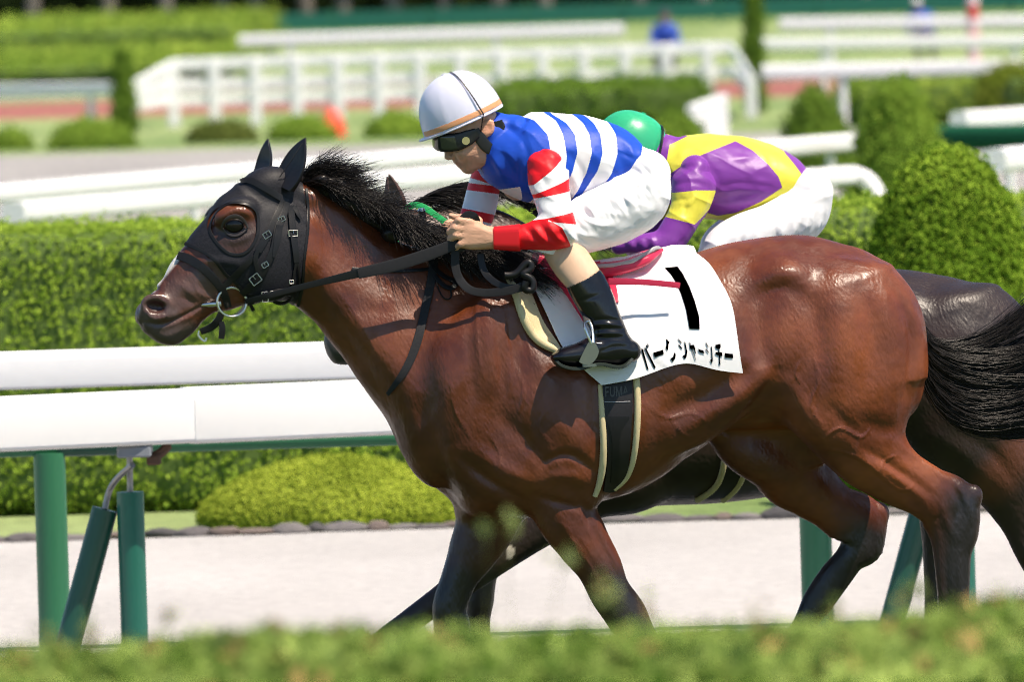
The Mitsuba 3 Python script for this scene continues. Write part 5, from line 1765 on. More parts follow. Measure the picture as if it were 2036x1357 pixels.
stripes = [
    [(1036, 205), (1092, 205), (1096, 226), (1112, 240), (1121, 268), (1126, 310), (1122, 350), (1112, 410), (1060, 420), (1085, 360), (1094, 310), (1090, 268), (1070, 240), (1040, 226)],
    [(1106, 205), (1150, 205), (1152, 228), (1166, 245), (1175, 268), (1176, 305), (1166, 345), (1145, 395), (1110, 440), (1118, 390), (1138, 340), (1147, 305), (1145, 268), (1132, 245), (1110, 228)],
    [(1172, 205), (1216, 205), (1222, 243), (1229, 268), (1229, 305), (1217, 345), (1190, 390), (1150, 420), (1160, 390), (1188, 340), (1198, 305), (1197, 268), (1188, 245), (1176, 230)]]
mat('jersey_stripe', cloth_print(fr, BLUE, [(p, WHITE) for p in stripes] + [([(980, 384), (1040, 372), (1060, 420), (1000, 440)], WHITE)], -.165), .5, sheen=.5, specular=.35, bump=(proc(weave, 3e-3), .0024))
scene['person__jersey'] = mikit.ply((JV, JF), 'jersey_stripe', True, to_world=W1)
labels['person__jersey'] = {'label': 'blue jersey with white hoops'}

# sleeves
sl_w = [([(1058, 368), (1125, 312), (1160, 300), (1160, 350), (1131, 355), (1061, 386), (1030, 392), (1030, 372)], WHITE),
        ([(1063, 394), (1130, 380), (1160, 380), (1160, 418), (1139, 420), (1079, 434), (1040, 440), (1040, 398)], WHITE),
        ([(1082, 440), (1141, 446), (1170, 445), (1170, 510), (1130, 500), (1128, 488), (1108, 452), (1082, 436)], WHITE)]
mat('sleeve_red', cloth_print(fr, RED, sl_w, -.215), .5, sheen=.5, specular=.35, bump=(proc(weave, 3e-3), .0024))
lo, hi = bounds(fr, arm + fore, .14)
SV, SF = garment(fr, [arm, fore], .0045, lo, hi, .018, caps=(.022, .016))
fw = [([(1040 + 14 * i, 448 - 2 * i), (1052 + 15 * i, 466), (1068 + 16 * i, 484)], 4.2, 5.5 if i % 2 else -5) for i in range(0, 6)]
fw += [([(1046, 330), (1070, 345), (1085, 372)], 7, -4), ([(1060, 315), (1090, 335), (1110, 370)], 8, 3.5), ([(1075, 395), (1105, 402), (1135, 398)], 7, -3),
       ([(1075, 415), (1105, 428), (1138, 430)], 7, 3), ([(1090, 438), (1118, 455), (1128, 478)], 6, -4), ([(1054, 300), (1075, 312), (1085, 330)], 6, -3)]
SV = sculpt(fr, SV, SF, wrinkles(fr, fw, -.24))
SV = SV + normals(SV, SF) * (.005 * (meshkit.fbm(SV * 22, 3, 9) - .5))[:, None]
SV, SF = cut(SV, SF, [(1021, 380), (1021, 520), (1300, 520), (1300, 250), (1000, 250), (1000, 380)], True, fr, -.22)
scene['person__sleeve'] = mikit.ply((SV, SF), 'sleeve_red', True, to_world=W1)
labels['person__sleeve'] = {'label': 'red sleeve with white bands'}
cuff = [(1034, 451, 1034, 495, -.236, .036), (1006, 453, 1006, 494, -.227, .035), (983, 454, 983, 493, -.219, .034)]
c0 = stations(fr, cuff)
P = np.stack([c0['c'][:, 0], c0['w'], c0['c'][:, 1]], 1)
local('person__cuff', tube(curve(P, 12), 0, 24, flat=(np.linspace(.042, .0355, 12), np.linspace(.046, .0365, 12), [0, 1, 0])), 'plain_red', 45)
mat('plain_red', RED, .42, sheen=.4)
sl_f = [([(880, 352), (1020, 340), (1020, 362), (992, 371), (932, 368), (880, 362)], RED), ([(880, 378), (932, 382), (994, 384), (1020, 384), (1020, 398), (990, 406), (925, 402), (880, 398)], WHITE),
        ([(880, 405), (925, 402), (990, 406), (1020, 405), (1020, 420), (880, 424)], WHITE)]
mat('sleeve_far', cloth_print(fr, WHITE, [([(900, 330), (955, 340), (995, 352), (1030, 360), (1030, 372), (990, 372), (930, 352)], RED), ([(900, 362), (935, 364), (996, 372), (1020, 376), (1020, 386), (990, 386), (930, 378)], RED),
                                             ([(860, 412), (918, 414), (985, 428), (1020, 430), (1020, 446), (980, 446), (912, 430), (860, 470)], RED), ([(860, 446), (920, 448), (960, 480), (860, 500)], RED)], .15), .42, sheen=.4)
lo, hi = bounds(fr, farm, .14)
SV, SF = garment(fr, [farm], .006, lo, hi, .018)
SV, SF = cut(SV, SF, [(893, 280), (893, 500), (1100, 500), (1100, 280)], True, fr, .12)
scene['person__sleeve_001'] = mikit.ply((SV, SF), 'sleeve_far', True, to_world=W1)
labels['person__sleeve_001'] = {'label': 'far sleeve with red and white bands'}

# breeches
lo, hi = bounds(fr, thigh + far_of(thigh), .16)
PV, PF = garment(fr, [thigh, far_of(thigh, -6, -4)], .0078, lo, hi, .03, 0, [(1258, 372, 0, 58, 66, .15, 0), (1240, 312, 0, 36, 40, .135, 0)])
r = np.random.default_rng(31)
bw = []
for i in range(64):
    t = r.random()
    k = r.random() ** 1.5
    u0, v0 = 1090 + 228 * t - 20 * k, 492 - 62 * t - 40 * t * t - 70 * k
    L = (16 + 34 * r.random()) * (1 - .4 * k)
    sl = .25 + .5 * r.random() + .3 * k
    bw.append(([(u0 - L * sl, v0 - L), (u0 - L * sl * .35, v0 - L * .5), (u0 + 4, v0)], 3.0 + 2.0 * r.random(), (1.6 + 2.4 * r.random()) * (1 if i % 2 else -1.2)))
for u, v, a, b in ((1285, 300, 1325, 350), (1270, 320, 1318, 372), (1240, 345, 1290, 360), (1225, 372, 1280, 400), (1290, 330, 1330, 390), (1175, 395, 1240, 420), (1150, 420, 1215, 440), (1120, 440, 1180, 462)):
    bw.append(([(u, v), ((u + a) / 2, (v + b) / 2 + 5), (a, b)], 7, -2.6))
    bw.append(([(u + 4, v + 9), ((u + a) / 2 + 4, (v + b) / 2 + 14), (a + 4, b + 9)], 6, 3.0))
PV, PF = trimesh.remesh.subdivide(PV, PF)
PV = sculpt(fr, PV, PF, wrinkles(fr, bw, -.25))
PV, PF = cut(PV, PF, [(1030, 380), (1056, 497), (1075, 502), (1120, 512), (1168, 508), (1260, 560), (1450, 500), (1400, 230), (1150, 230)], True, fr, -.2)
PV = PV + normals(PV, PF) * (.006 * (meshkit.fbm(PV * 14, 3, 12) - .5))[:, None]
scene['person__breeches'] = mikit.ply((PV, PF), 'breech_white', True, to_world=W1)
labels['person__breeches'] = {'label': 'white breeches wrinkled at the thigh'}
# stockings, boots
for sgn, sx in ((1, ''), (-1, '_001')):
    rows = shin if sgn == 1 else far_of(shin)
    lo, hi = bounds(fr, rows, .12)
    V, Fc = garment(fr, [rows], .0055, lo, hi, .012)
    if sgn == 1:
        V = sculpt(fr, V, Fc, wrinkles(fr, [([(1078 + 8 * i, 520 + 2 * i), (1104 + 6 * i, 512 - 2 * i), (1120 + 6 * i, 500)], 3.5, -1.6 if i % 2 else 1.6) for i in range(6)], -.3))
    scene['person__stocking' + sx] = mikit.ply((V, Fc), 'stocking', True, to_world=W1)
    rl, rf = (bootleg, foot) if sgn == 1 else (far_of(bootleg), far_of(foot))
    lo, hi = bounds(fr, rl + rf, .12)
    V, Fc = garment(fr, [rl, rf], .0045, lo, hi, .014)
    if sgn == 1:
        bs = [([(1166 + 3 * i, 640 + 9 * i), (1200 + 3 * i, 636 + 9 * i), (1238, 640 + 8 * i)], 4, 3.2 if i % 2 else -3.6) for i in range(5)]
        bs += [([(1150, 600), (1175, 592), (1200, 584)], 4, -1.6), ([(1214, 570), (1222, 600), (1232, 640)], 5, 2), ([(1190, 700), (1220, 690), (1250, 690)], 4, -2), ([(1150, 690), (1180, 682), (1200, 690)], 5, 3)]
        V = sculpt(fr, V, Fc, wrinkles(fr, bs, -.34))
    bp = [(1090, 592), (1122, 575), (1160, 555), (1196, 534), (1300, 540), (1300, 780), (1050, 780), (1050, 640)]
    V, Fc = cut(V, Fc, bp, True, fr, -.29)
    scene['person__boot' + sx] = mikit.ply((V, Fc), 'boot_black', True, to_world=W1)
sole_px = [(1253, 715), (1225, 726), (1190, 722), (1160, 728), (1120, 726), (1102, 716)]
q = curve([(1256, 712), (1232, 730), (1190, 724), (1150, 733), (1112, 726), (1100, 713)], 30)
P = fr.L(q[:, 0], q[:, 1], np.full(30, -.314))
local('person__boot__sole', tube(P, 0, 10, flat=(np.interp(np.linspace(0, 1, 30), [0, .12, .4, .7, .92, 1], [.02, .036, .036, .046, .042, .02]), np.full(30, .006), [0, 0, 1])), 'sole')

# stirrup
tag('stirrup', 'grey stirrup iron under the black boot of the striped jockey', 'stirrup')
sg = coons([(1171, 680), (1182, 682), (1191, 699)], [(1151, 720), (1164, 726), (1178, 722)], [(1171, 680), (1160, 700), (1151, 720)], [(1191, 699), (1186, 712), (1178, 722)], 6, 8)
local('stirrup__side_plate', shell(fr.L(sg[..., 0], sg[..., 1], np.full(sg.shape[:2], -.362)), .005), 'stirrup_grey', 30)
local('stirrup__tread', tube(np.array([pt(1172, 727, -.365), pt(1172, 727, -.25)]), 0, 8, flat=(.022, .005, [0, 0, 1])), 'stirrup_grey')
local('stirrup__bow', tube(curve([pt(1176, 684, -.362), pt(1164, 655, -.358), pt(1163, 643, -.345), pt(1171, 640, -.335), pt(1178, 655, -.345), pt(1181, 684, -.36)], 24), .0042, 8), 'silver')
local('stirrup__leather', tube(curve([pt(1168, 642, -.335), pt(1155, 600, -.30), pt(1130, 560, -.27)], 12), 0, 8, flat=(.011, .002, [0, 1, 0])), 'leather')

# helmet
tag('person__helmet', 'white helmet with a tan band') if False else None


def helmet(fr, c, ang, L, H, Wd, bsdf, root, band=None, peak=True):
    """Domed cap with a rolled brim and a short peak. c: centre of its rim in local axes; ang: tilt in the side plane; L, H, Wd: half length, height, half width."""
    ca, sa = math.cos(math.radians(ang)), math.sin(math.radians(ang))
    ex, ez = np.array([ca, 0, sa]), np.array([-sa, 0, ca])
    n, m = 30, 64
    ph = np.linspace(0, np.pi / 2, n)
    a = np.arange(m) * 2 * np.pi / m
    prof = np.cos(ph) ** .82
    zz = np.sin(ph) ** .95
    X = prof[:, None] * np.cos(a) * L
    Y = prof[:, None] * np.sin(a) * Wd
    Zz = zz[:, None] * H + 0 * a
    seam = .0042 * sum(np.exp(-((np.sin(a - s) * 1.0) / .035) ** 2) for s in (0, np.pi / 3, 2 * np.pi / 3))
    f = 1 + (seam / Wd)[None] * np.cos(ph)[:, None] ** .3
    V = c + (X * f)[..., None] * ex + (Y * f)[..., None] * np.array([0, 1.0, 0]) + Zz[..., None] * ez
    V = V.reshape(-1, 3)
    i, j = np.meshgrid(np.arange(n - 1), np.arange(m), indexing='ij')
    k = (j + 1) % m
    q = np.stack([i * m + j, i * m + k, (i + 1) * m + k, (i + 1) * m + j], -1).reshape(-1, 4)
    local_to(root + '__helmet', (V, q), bsdf, fr, 45)
    a2 = np.linspace(0, 2 * np.pi, 65)
    rim = c + np.stack([np.cos(a2) * L * 1.0, np.sin(a2) * Wd * 1.0, 0 * a2], 1) @ np.array([ex, [0, 1, 0], ez])
    local_to(root + '__helmet__rim', tube(rim, .0032, 8, cap=False), bsdf, fr)
    if band:
        bnd = c + np.stack([np.cos(a2) * L * .992, np.sin(a2) * Wd * .992, 0 * a2 + .016], 1) @ np.array([ex, [0, 1, 0], ez])
        local_to(root + '__helmet__band', tube(bnd, 0, 8, flat=(.0085, .0035, (bnd - c) / np.linalg.norm(bnd - c, axis=1, keepdims=True)), cap=False), band, fr)
    local_to(root + '__helmet__button', tube(np.array([c + ez * (H - .003), c + ez * (H + .004)]), .008, 12), bsdf, fr)
    if peak:
        aa = np.linspace(np.pi * .72, np.pi * 1.28, 24)
        inn = np.stack([np.cos(aa) * L * .98, np.sin(aa) * Wd * .98, 0 * aa], 1)
        out = np.stack([np.cos(aa) * (L + .024 * np.sin((aa - aa[0]) / (aa[-1] - aa[0]) * np.pi) ** .6), np.sin(aa) * Wd * 1.02, 0 * aa + .002], 1)
        M = np.array([ex, [0, 1, 0], ez])
        G = np.stack([c + inn @ M, c + (inn + out) / 2 @ M + ez * .002, c + out @ M], 1)
        local_to(root + '__helmet__peak', shell(G, .005), bsdf, fr)
    return ex, ez


def local_to(key, m, bsdf, fr, smooth=40):
    return put(key, m, bsdf, smooth, to_world=fr.to_world)


hc = pt(923, 243, -.010)
ex, ez = helmet(fr, hc, 22.0, .129, .160, .108, 'helmet_white', 'person', 'helmet_band')
labels['person__helmet'] = {'label': 'white helmet with tan band'}
# elastic line, chin strap, ear cup
el = []
for t in np.linspace(0, 1, 20):
    th = math.radians(86 - 84 * t)
    el.append(hc + ex * (.020 + .030 * t) + np.array([0, -1, 0]) * .1095 * math.cos(th) ** .82 + ez * .1615 * math.sin(th) ** .95)
el.append(pt(956, 262, -.088))
local('person__helmet__elastic', tube(np.array(el), .0021, 6), 'black_plastic')
cup = [(944, 258), (954, 274), (966, 290), (980, 297), (992, 288)]
q = curve(cup, 20)
local('person__chin_strap', tube(fr.L(q[:, 0], q[:, 1], np.linspace(-.083, -.080, 20)), 0, 8, flat=(np.interp(np.linspace(0, 1, 20), [0, .3, .7, 1], [.013, .019, .018, .012]), .006, [0, -1, 0])), 'black_plastic')
q = curve([(982, 290), (982, 306), (974, 322), (957, 336)], 16)
local('person__chin_strap', tube(fr.L(q[:, 0], q[:, 1], np.linspace(-.078, -.03, 16)), 0, 8, flat=(.016, .004, [0, -1, .2])), 'black_plastic')
q = curve([(990, 240), (994, 262), (990, 290)], 12)
local('person__chin_strap', tube(fr.L(q[:, 0], q[:, 1], np.full(12, -.074)), 0, 8, flat=(.014, .004, [0, -1, 0])), 'black_plastic')
# hair at the nape
g = Field(*[pt(990, 265, 0) + np.array([s * .12, s * .14, s * .12]) for s in (-1, 1)], .006)
g.ball(pt(988, 258, 0), (.036, .079, .052), .01)
V, Fc = g.mesh(2)
local('person__hair', (V, Fc), 'hair_dark', True)
# goggles
ga = np.array([(868, 279, .02), (866, 281, -.012), (872, 283, -.045), (886, 284, -.068), (908, 282, -.083), (930, 274, -.088), (948, 264, -.088)], float)
P = curve(fr.L(ga[:, 0], ga[:, 1], ga[:, 2]), 40)
cen = pt(930, 265, -.012)
out_ = P - cen
out_[:, 2] *= .3
wdt = np.interp(np.linspace(0, 1, 40), [0, .2, .45, .65, .85, 1], [.017, .024, .029, .028, .024, .016])
local('person__goggles', tube(P, 0, 14, flat=(wdt, np.full(40, .0085), out_ / np.linalg.norm(out_, axis=1, keepdims=True))), 'black_plastic')
i0, i1 = 4, 27
Pl = P[i0:i1] + out_[i0:i1] / np.linalg.norm(out_[i0:i1], axis=1, keepdims=True) * .006
local('person__goggles__lens', tube(Pl, 0, 14, flat=(wdt[i0:i1] * .80, np.full(i1 - i0, .005), out_[i0:i1])), 'goggle_lens')
vc = pt(926, 280, -.096)
local('person__goggles__vent', tube(np.array([vc + [0, .01, 0], vc - [0, .004, 0]]), .0125, 20), 'brass')
# whip
tag('riding_whip', 'black riding whip with a metal cap in the far hand of the striped jockey', 'whip')
local('riding_whip__grip', tube(np.array([pt(838, 420, .02), pt(846, 470, .02)]), .0115, 12), 'leather')
local('riding_whip__cap', tube(np.array([pt(837, 414, .02), pt(838, 420, .02)]), np.array([.009, .0135]), 12), 'silver')
local('riding_whip__shaft', tube(np.array([pt(846, 470, .02), pt(885, 468, .0)]), .006, 8), 'leather')
# ---------------------------------------------------------------- the dark horse and its rider, on the far side
fr = H2
DU, DV = 228, 42


def horse_two():
    lo, hi = np.array([-1.30, -0.36, -0.02]), np.array([1.55, 0.36, 2.0])
    g = Field(lo, hi, .0085)
    S = lambda rows: stations(fr, rows)
    B = horse_trunk2(fr, g)
    head = S([(800, 392, 872, 540, 0, .066), (772, 418, 842, 580, 0, .085), (748, 450, 812, 606, 0, .09), (726, 492, 790, 628, 0, .08), (706, 536, 762, 656, 0, .066),
              (688, 580, 738, 690, 0, .056), (668, 622, 712, 718, 0, .05), (652, 650, 694, 726, 0, .048), (645, 664, 680, 722, 0, .042)])
    g.loft(**head, k=.03, nrm=(0, 1), caps=(.05, .025))
    nh = S([(1748, 600, 2010, 640, -.10, .13), (1745, 720, 2075, 725, -.125, .135), (1770, 820, 2068, 800, -.145, .125), (1850, 905, 2080, 862, -.15, .10),
            (1935, 985, 2110, 915, -.15, .075), (1985, 1050, 2120, 985, -.145, .055), (2012, 1095, 2120, 1050, -.14, .045), (2040, 1150, 2130, 1110, -.13, .045),
            (2060, 1200, 2130, 1180, -.13, .035), (2075, 1300, 2130, 1300, -.13, .028), (2070, 1380, 2135, 1390, -.13, .034), (2050, 1440, 2130, 1450, -.13, .045)])
    fh = S([(1720, 780, 1960, 800, .1, .11), (1750, 880, 1930, 860, .13, .1), (1790, 960, 1920, 930, .14, .075), (1822, 1010, 1905, 990, .14, .05), (1830, 1060, 1895, 1050, .14, .042),
            (1835, 1110, 1886, 1105, .14, .034), (1838, 1200, 1880, 1200, .14, .027), (1836, 1320, 1880, 1320, .14, .027), (1830, 1380, 1885, 1385, .14, .034), (1805, 1440, 1880, 1450, .14, .045)])
    # forelegs: one reaching far forward, one under the chest
    nf = S([(1190, 890, 1330, 960, -.13, .10), (1130, 935, 1250, 1000, -.14, .085), (1060, 985, 1150, 1052, -.14, .065), (1000, 1045, 1068, 1098, -.14, .052), (955, 1085, 1010, 1135, -.14, .045),
            (905, 1130, 955, 1172, -.14, .036), (850, 1178, 892, 1212, -.14, .028), (790, 1225, 828, 1258, -.14, .027), (735, 1270, 775, 1305, -.14, .032), (690, 1320, 750, 1360, -.14, .04)])
    ff = S([(1180, 880, 1320, 950, .12, .1), (1110, 940, 1220, 1010, .13, .08), (1040, 1000, 1120, 1060, .13, .062), (985, 1050, 1050, 1100, .13, .052), (946, 1095, 1005, 1130, .13, .047),
            (930, 1140, 988, 1150, .13, .045), (925, 1190, 982, 1195, .13, .043), (928, 1230, 975, 1238, .13, .034), (935, 1300, 975, 1300, .13, .027), (930, 1390, 980, 1392, .13, .033), (905, 1445, 975, 1455, .13, .045)])
    for leg in (nh, fh, nf, ff):
        g.loft(**leg, k=.05, nrm=(-1, 0), caps=(.06, .03))
    B(1060 - 40, 900, -.14, 90, 80, .09, 10, .05)
    g.ball(fr.L(1236, 968, -.15), (60 / 640, .07, 40 / 640), .03)
    g.ball(fr.L(782, 500, -.06), (.05, .03, .06), .03)
    V, Fc = g.mesh(3)
    n1 = meshkit.fbm(V * 6, 4, 3)
    col = np.array([.017, .010, .009]) + (np.array([.036, .016, .011]) - np.array([.017, .010, .009])) * np.clip((n1 - .3) * 2, 0, 1)[:, None]

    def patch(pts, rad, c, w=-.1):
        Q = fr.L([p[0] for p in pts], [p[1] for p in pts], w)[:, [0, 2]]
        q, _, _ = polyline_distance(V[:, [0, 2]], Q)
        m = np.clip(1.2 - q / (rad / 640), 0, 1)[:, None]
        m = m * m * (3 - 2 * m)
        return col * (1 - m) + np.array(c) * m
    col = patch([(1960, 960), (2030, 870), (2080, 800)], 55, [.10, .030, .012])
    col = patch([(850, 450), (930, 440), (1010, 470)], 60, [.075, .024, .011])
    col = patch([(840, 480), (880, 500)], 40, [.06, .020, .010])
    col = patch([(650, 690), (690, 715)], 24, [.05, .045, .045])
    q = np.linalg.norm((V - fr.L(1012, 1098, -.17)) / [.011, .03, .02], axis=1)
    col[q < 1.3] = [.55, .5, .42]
    return V, Fc, col


def horse_trunk2(fr, g):
    S = lambda rows: stations(fr, [[r[0] + DU, r[1] + DV, r[2] + DU, r[3] + DV - 18] + list(r[4:]) for r in rows])
    torso = S([(890, 615, 850, 925, 0, .15, .2), (965, 512, 940, 1000, 0, .205, .35), (1060, 515, 1050, 985, 0, .245, .35), (1180, 528, 1180, 978, 0, .265, .25),
               (1290, 518, 1290, 968, 0, .275, .15), (1395, 500, 1395, 905, 0, .27, .12), (1485, 490, 1490, 855, 0, .26, .12), (1570, 494, 1575, 845, 0, .262, .15),
               (1650, 506, 1648, 825, 0, .25, .2), (1738, 548, 1725, 795, 0, .22, .2), (1805, 590, 1790, 755, 0, .15, .1)])
    g.loft(**torso, k=.04, nrm=(0, 1), power=2.2, caps=(.09, .05))
    S2 = lambda rows: stations(fr, rows)
    neck = S2([(812, 400, 850, 560, 0, .075, .25), (870, 372, 872, 622, 0, .085, .3), (930, 366, 900, 690, 0, .095, .32), (1000, 390, 940, 760, 0, .11, .3),
               (1070, 430, 985, 850, 0, .14, .3), (1140, 500, 1040, 930, 0, .18, .25), (1200, 540, 1100, 970, 0, .2, .25)])
    g.loft(**neck, k=.045, nrm=(0, 1), caps=(.06, .1))
    B = lambda u, v, w, ru, rv, rw, rot=0, k=.04, cut=False: g.ball(fr.L(u + DU, v + DV, w), (ru / 640, rw, rv / 640), k, rot, cut)
    B(965, 725, -.16, 95, 160, .085, -24, .05)
    B(1680, 660, -.165, 110, 120, .085, 0, .06)
    B(1680, 660, .165, 110, 120, .085, 0, .06)
    B(1560, 585, -.165, 50, 45, .055, 0, .06)
    B(1425, 815, -.2, 120, 42, .045, 34, .05)
    return B


def dark_rough(p, n, uv):
    return 0.36 + 0.2 * fbm(p.x * 8, p.y * 8, p.z * 5, 3)


mat('dark_coat', VC, proc(dark_rough), specular=.65, bump=(proc(coat_bump, 2e-3), .0035))
V2, F2, C2 = horse_two()
V2 = sculpt(fr, V2, F2, [([(1800, 640), (1830, 720), (1850, 800)], 26, -9, -1), ([(1880, 640), (1930, 700), (1945, 760)], 40, 9, -1), ([(1840, 600), (1900, 590), (1960, 620)], 26, 8, -1), ([(1900, 860), (1960, 900), (2010, 960)], 14, -7, -1), ([(1840, 860), (1900, 900), (1950, 950)], 14, 6, -1)])
scene['racehorse_001'] = mikit.ply((V2, F2), 'dark_coat', True, color=np.clip(C2, .004, 1), to_world=H2.to_world)
tag('racehorse_001', 'nearly black racehorse half hidden on the far side of the bay horse', 'horse')
SK2 = Skin(V2, .010)
L2 = lambda key, m, b, sm=40: local_to(key, m, b, H2, sm)
pt2 = lambda u, v, w: H2.L(float(u), float(v), float(w))
L2('racehorse_001__ear', tube(curve([pt2(796, 412, -.05), pt2(786, 380, -.06), pt2(773, 346, -.065)], 16), 0, 16, flat=(np.array([.020, .024, .026, .027, .027, .026, .025, .024, .022, .020, .018, .015, .012, .009, .005, .001]), np.linspace(.014, .002, 16), [-.8, -.6, .2])), 'ear_brown')
mat('ear_brown', [.075, .035, .025], .5)
L2('racehorse_001__ear', tube(curve([pt2(780, 414, .05), pt2(772, 384, .06), pt2(770, 352, .06)], 12), 0, 12, flat=(np.linspace(.024, .002, 12), np.linspace(.014, .002, 12), [-.8, -.6, .2])), 'ear_brown')
# mane of the dark horse
r = np.random.default_rng(61)
crest2 = [(815, 402), (870, 374), (930, 366), (1000, 388), (1070, 428), (1130, 480)]
mv, mf = mane(H2, crest2, r, 70, 32, lambda t, r: np.array([[.025, .0, .012], [.07, -.02, .006], [.13 + .06 * r.random(), -.035, -.012 - .02 * r.random()]]), rad=.0013)
scene['racehorse_001__mane'] = mikit.ply((mv, mf), 'hair_black', True, to_world=H2.to_world)
# tail of the dark horse
n = 700
a = r.random(n)
C = np.zeros((n, 4, 3))
for k in range(4):
    u = np.array([2080, 2120, 2200, 2330])[k] + np.array([0, 6, 20, 40])[k] * r.normal(size=n)
    v = np.array([640, 700, 760, 780])[k] + (a - .5) * np.array([30, 90, 130, 160])[k]
    C[:, k] = H2.L(u, v, .02 * r.normal(size=n))
scene['racehorse_001__tail'] = mikit.ply(hairs(None, bezier(C, 10), .0015 * np.ones((n, 10))), 'hair_black', True, to_world=H2.to_world)
# bridle of the dark horse: green strap
mat('green_strap', rgb('1fa65a'), .4, specular=.5)
tag('bridle_001', 'bright green bridle strap on the head of the dark horse', 'bridle')


def strap2(pts, width, off=.004, th=.002):
    return strap(pts, width, off, th, None, SK2, H2)


q = curve([(806, 416), (822, 408), (842, 412), (866, 428), (890, 444), (902, 450)], 40)
wq = np.interp(np.linspace(0, 1, 40), [0, 1], [-.115, -.15])
L2('bridle_001__cheek_strap', tube(H2.L(q[:, 0], q[:, 1], wq), 0, 8, flat=(.0105, .0025, [0, -1, .15])), 'green_strap')
L2('bridle_001__buckle', tube(np.array([pt2(893, 446, -.155), pt2(900, 452, -.155)]), .006, 8), 'silver')
L2('bridle_001__noseband', strap2([(692, 600), (712, 640), (722, 690)], 16), 'green_strap')
L2('bridle_001__cheek_strap', strap2([(800, 430), (780, 500), (748, 590), (722, 660)], 14), 'green_strap')
# girth and saddle cloth of the dark horse
tag('girth_001', 'black girth with cream edges under the dark horse', 'girth')
for (x0, x1) in ((1418, 1400), (1462, 1452)):
    q = curve([(x0 + 22, 760), (x0 + 24, 860), (x0 + 20, 930), (x0 + 4, 970), (x1 - 14, 996)], 30)
    L2('girth_001__cream_edge', tube(SK2.snap(H2, q[:, 0], q[:, 1], .007), .010, 10), 'cream')
GG = coons([(1442, 760), (1482, 760)], [(1405, 992), (1452, 990)], [(1442, 760), (1444, 870), (1436, 940), (1405, 992)], [(1482, 760), (1486, 870), (1478, 940), (1452, 990)], 8, 24)
L2('girth_001__band', shell(SK2.snap(H2, GG[..., 0], GG[..., 1], .006), .005), 'girth_black')
tag('saddle_cloth_001', 'white saddle cloth of the dark horse, hidden behind the bay horse', 'saddle cloth')
GG = coons([(1290, 580), (1450, 568), (1610, 545)], [(1420, 800), (1540, 765), (1690, 775)], [(1290, 580), (1340, 680), (1420, 800)], [(1610, 545), (1660, 620), (1690, 775)], 24, 24)
L2('saddle_cloth_001__cloth', shell(SK2.snap(H2, GG[..., 0], GG[..., 1], .012), .004), 'cloth_white')
tag('saddle_001', 'dark racing saddle of the far horse, under the rider in purple and yellow', 'saddle')
q = curve([(1290, 560), (1370, 565), (1440, 556), (1500, 530)], 24)
L2('saddle_001__seat', tube(H2.L(q[:, 0], q[:, 1], np.zeros(24)), 0, 24, flat=(np.interp(np.linspace(0, 1, 24), [0, .5, .85, 1], [.08, .13, .12, .05]), np.linspace(.03, .008, 24), [0, 0, 1])), 'leather', 45)
L2('saddle_001__flap', shell(SK2.snap(H2, *coons([(1320, 560), (1440, 556)], [(1390, 680), (1440, 680)], [(1320, 560), (1390, 680)], [(1440, 556), (1440, 680)], 10, 12).transpose(2, 0, 1), .026), .006), 'leather')

# rider in purple and yellow
torso2 = [(1312, 270, 1302, 352, 0, .09), (1345, 262, 1330, 395, 0, .145), (1405, 264, 1385, 432, 0, .175), (1470, 270, 1450, 440, 0, .172), (1530, 284, 1512, 432, 0, .165), (1580, 310, 1556, 412, 0, .155), (1604, 345, 1585, 392, 0, .13)]
thigh2 = [(1574, 348, 1642, 420, -.09, .12), (1548, 386, 1628, 466, -.12, .115), (1510, 410, 1560, 500, -.15, .10), (1462, 428, 1490, 515, -.175, .09), (1425, 452, 1450, 530, -.19, .075), (1408, 480, 1440, 540, -.195, .066)]
shin2 = [(1408, 480, 1480, 520, -.20, .062), (1425, 560, 1500, 555, -.24, .056), (1455, 610, 1520, 590, -.28, .05)]
bootleg2 = [(1450, 600, 1520, 580, -.285, .053), (1480, 650, 1545, 640, -.30, .05), (1505, 700, 1572, 700, -.305, .043)]
foot2 = [(1575, 690, 1580, 738, -.305, .036), (1510, 690, 1510, 745, -.31, .042), (1450, 705, 1450, 745, -.315, .045), (1425, 718, 1425, 735, -.318, .032)]
arm2 = [(1352, 340, 1412, 335, -.165, .06), (1336, 356, 1424, 372, -.185, .066), (1334, 392, 1412, 410, -.20, .062), (1326, 425, 1392, 442, -.215, .058), (1310, 452, 1370, 478, -.225, .054), (1300, 472, 1350, 502, -.23, .05)]
fore2 = [(1330, 462, 1335, 508, -.23, .046), (1295, 462, 1300, 508, -.23, .044), (1262, 468, 1264, 504, -.22, .04), (1230, 474, 1230, 506, -.20, .034)]
bw, bb = [], []
lb = Limb(fr)
g = Field([-.05, -.36, 1.0], [1.0, .36, 1.95], .0075)
for rows in (torso2, thigh2, far_of(thigh2, -6, -4), arm2, far_of(arm2, -50, 8)):
    lb(g, rows, .03, grow=-.012)
for rows in (shin2, far_of(shin2), fore2, far_of(fore2, -40, -6)):
    lb(g, rows, .02, grow=-.006)
g.ball(pt2(1590, 410, 0), (.075, .13, .085), .04)
g.cone(pt2(1325, 320, 0), pt2(1278, 305, 0), .066, .056, .03)
g.ball(pt2(1248, 285, 0), (.095, .074, .085), .02)
g.ball(pt2(1212, 318, 0), (.04, .05, .06), .03)
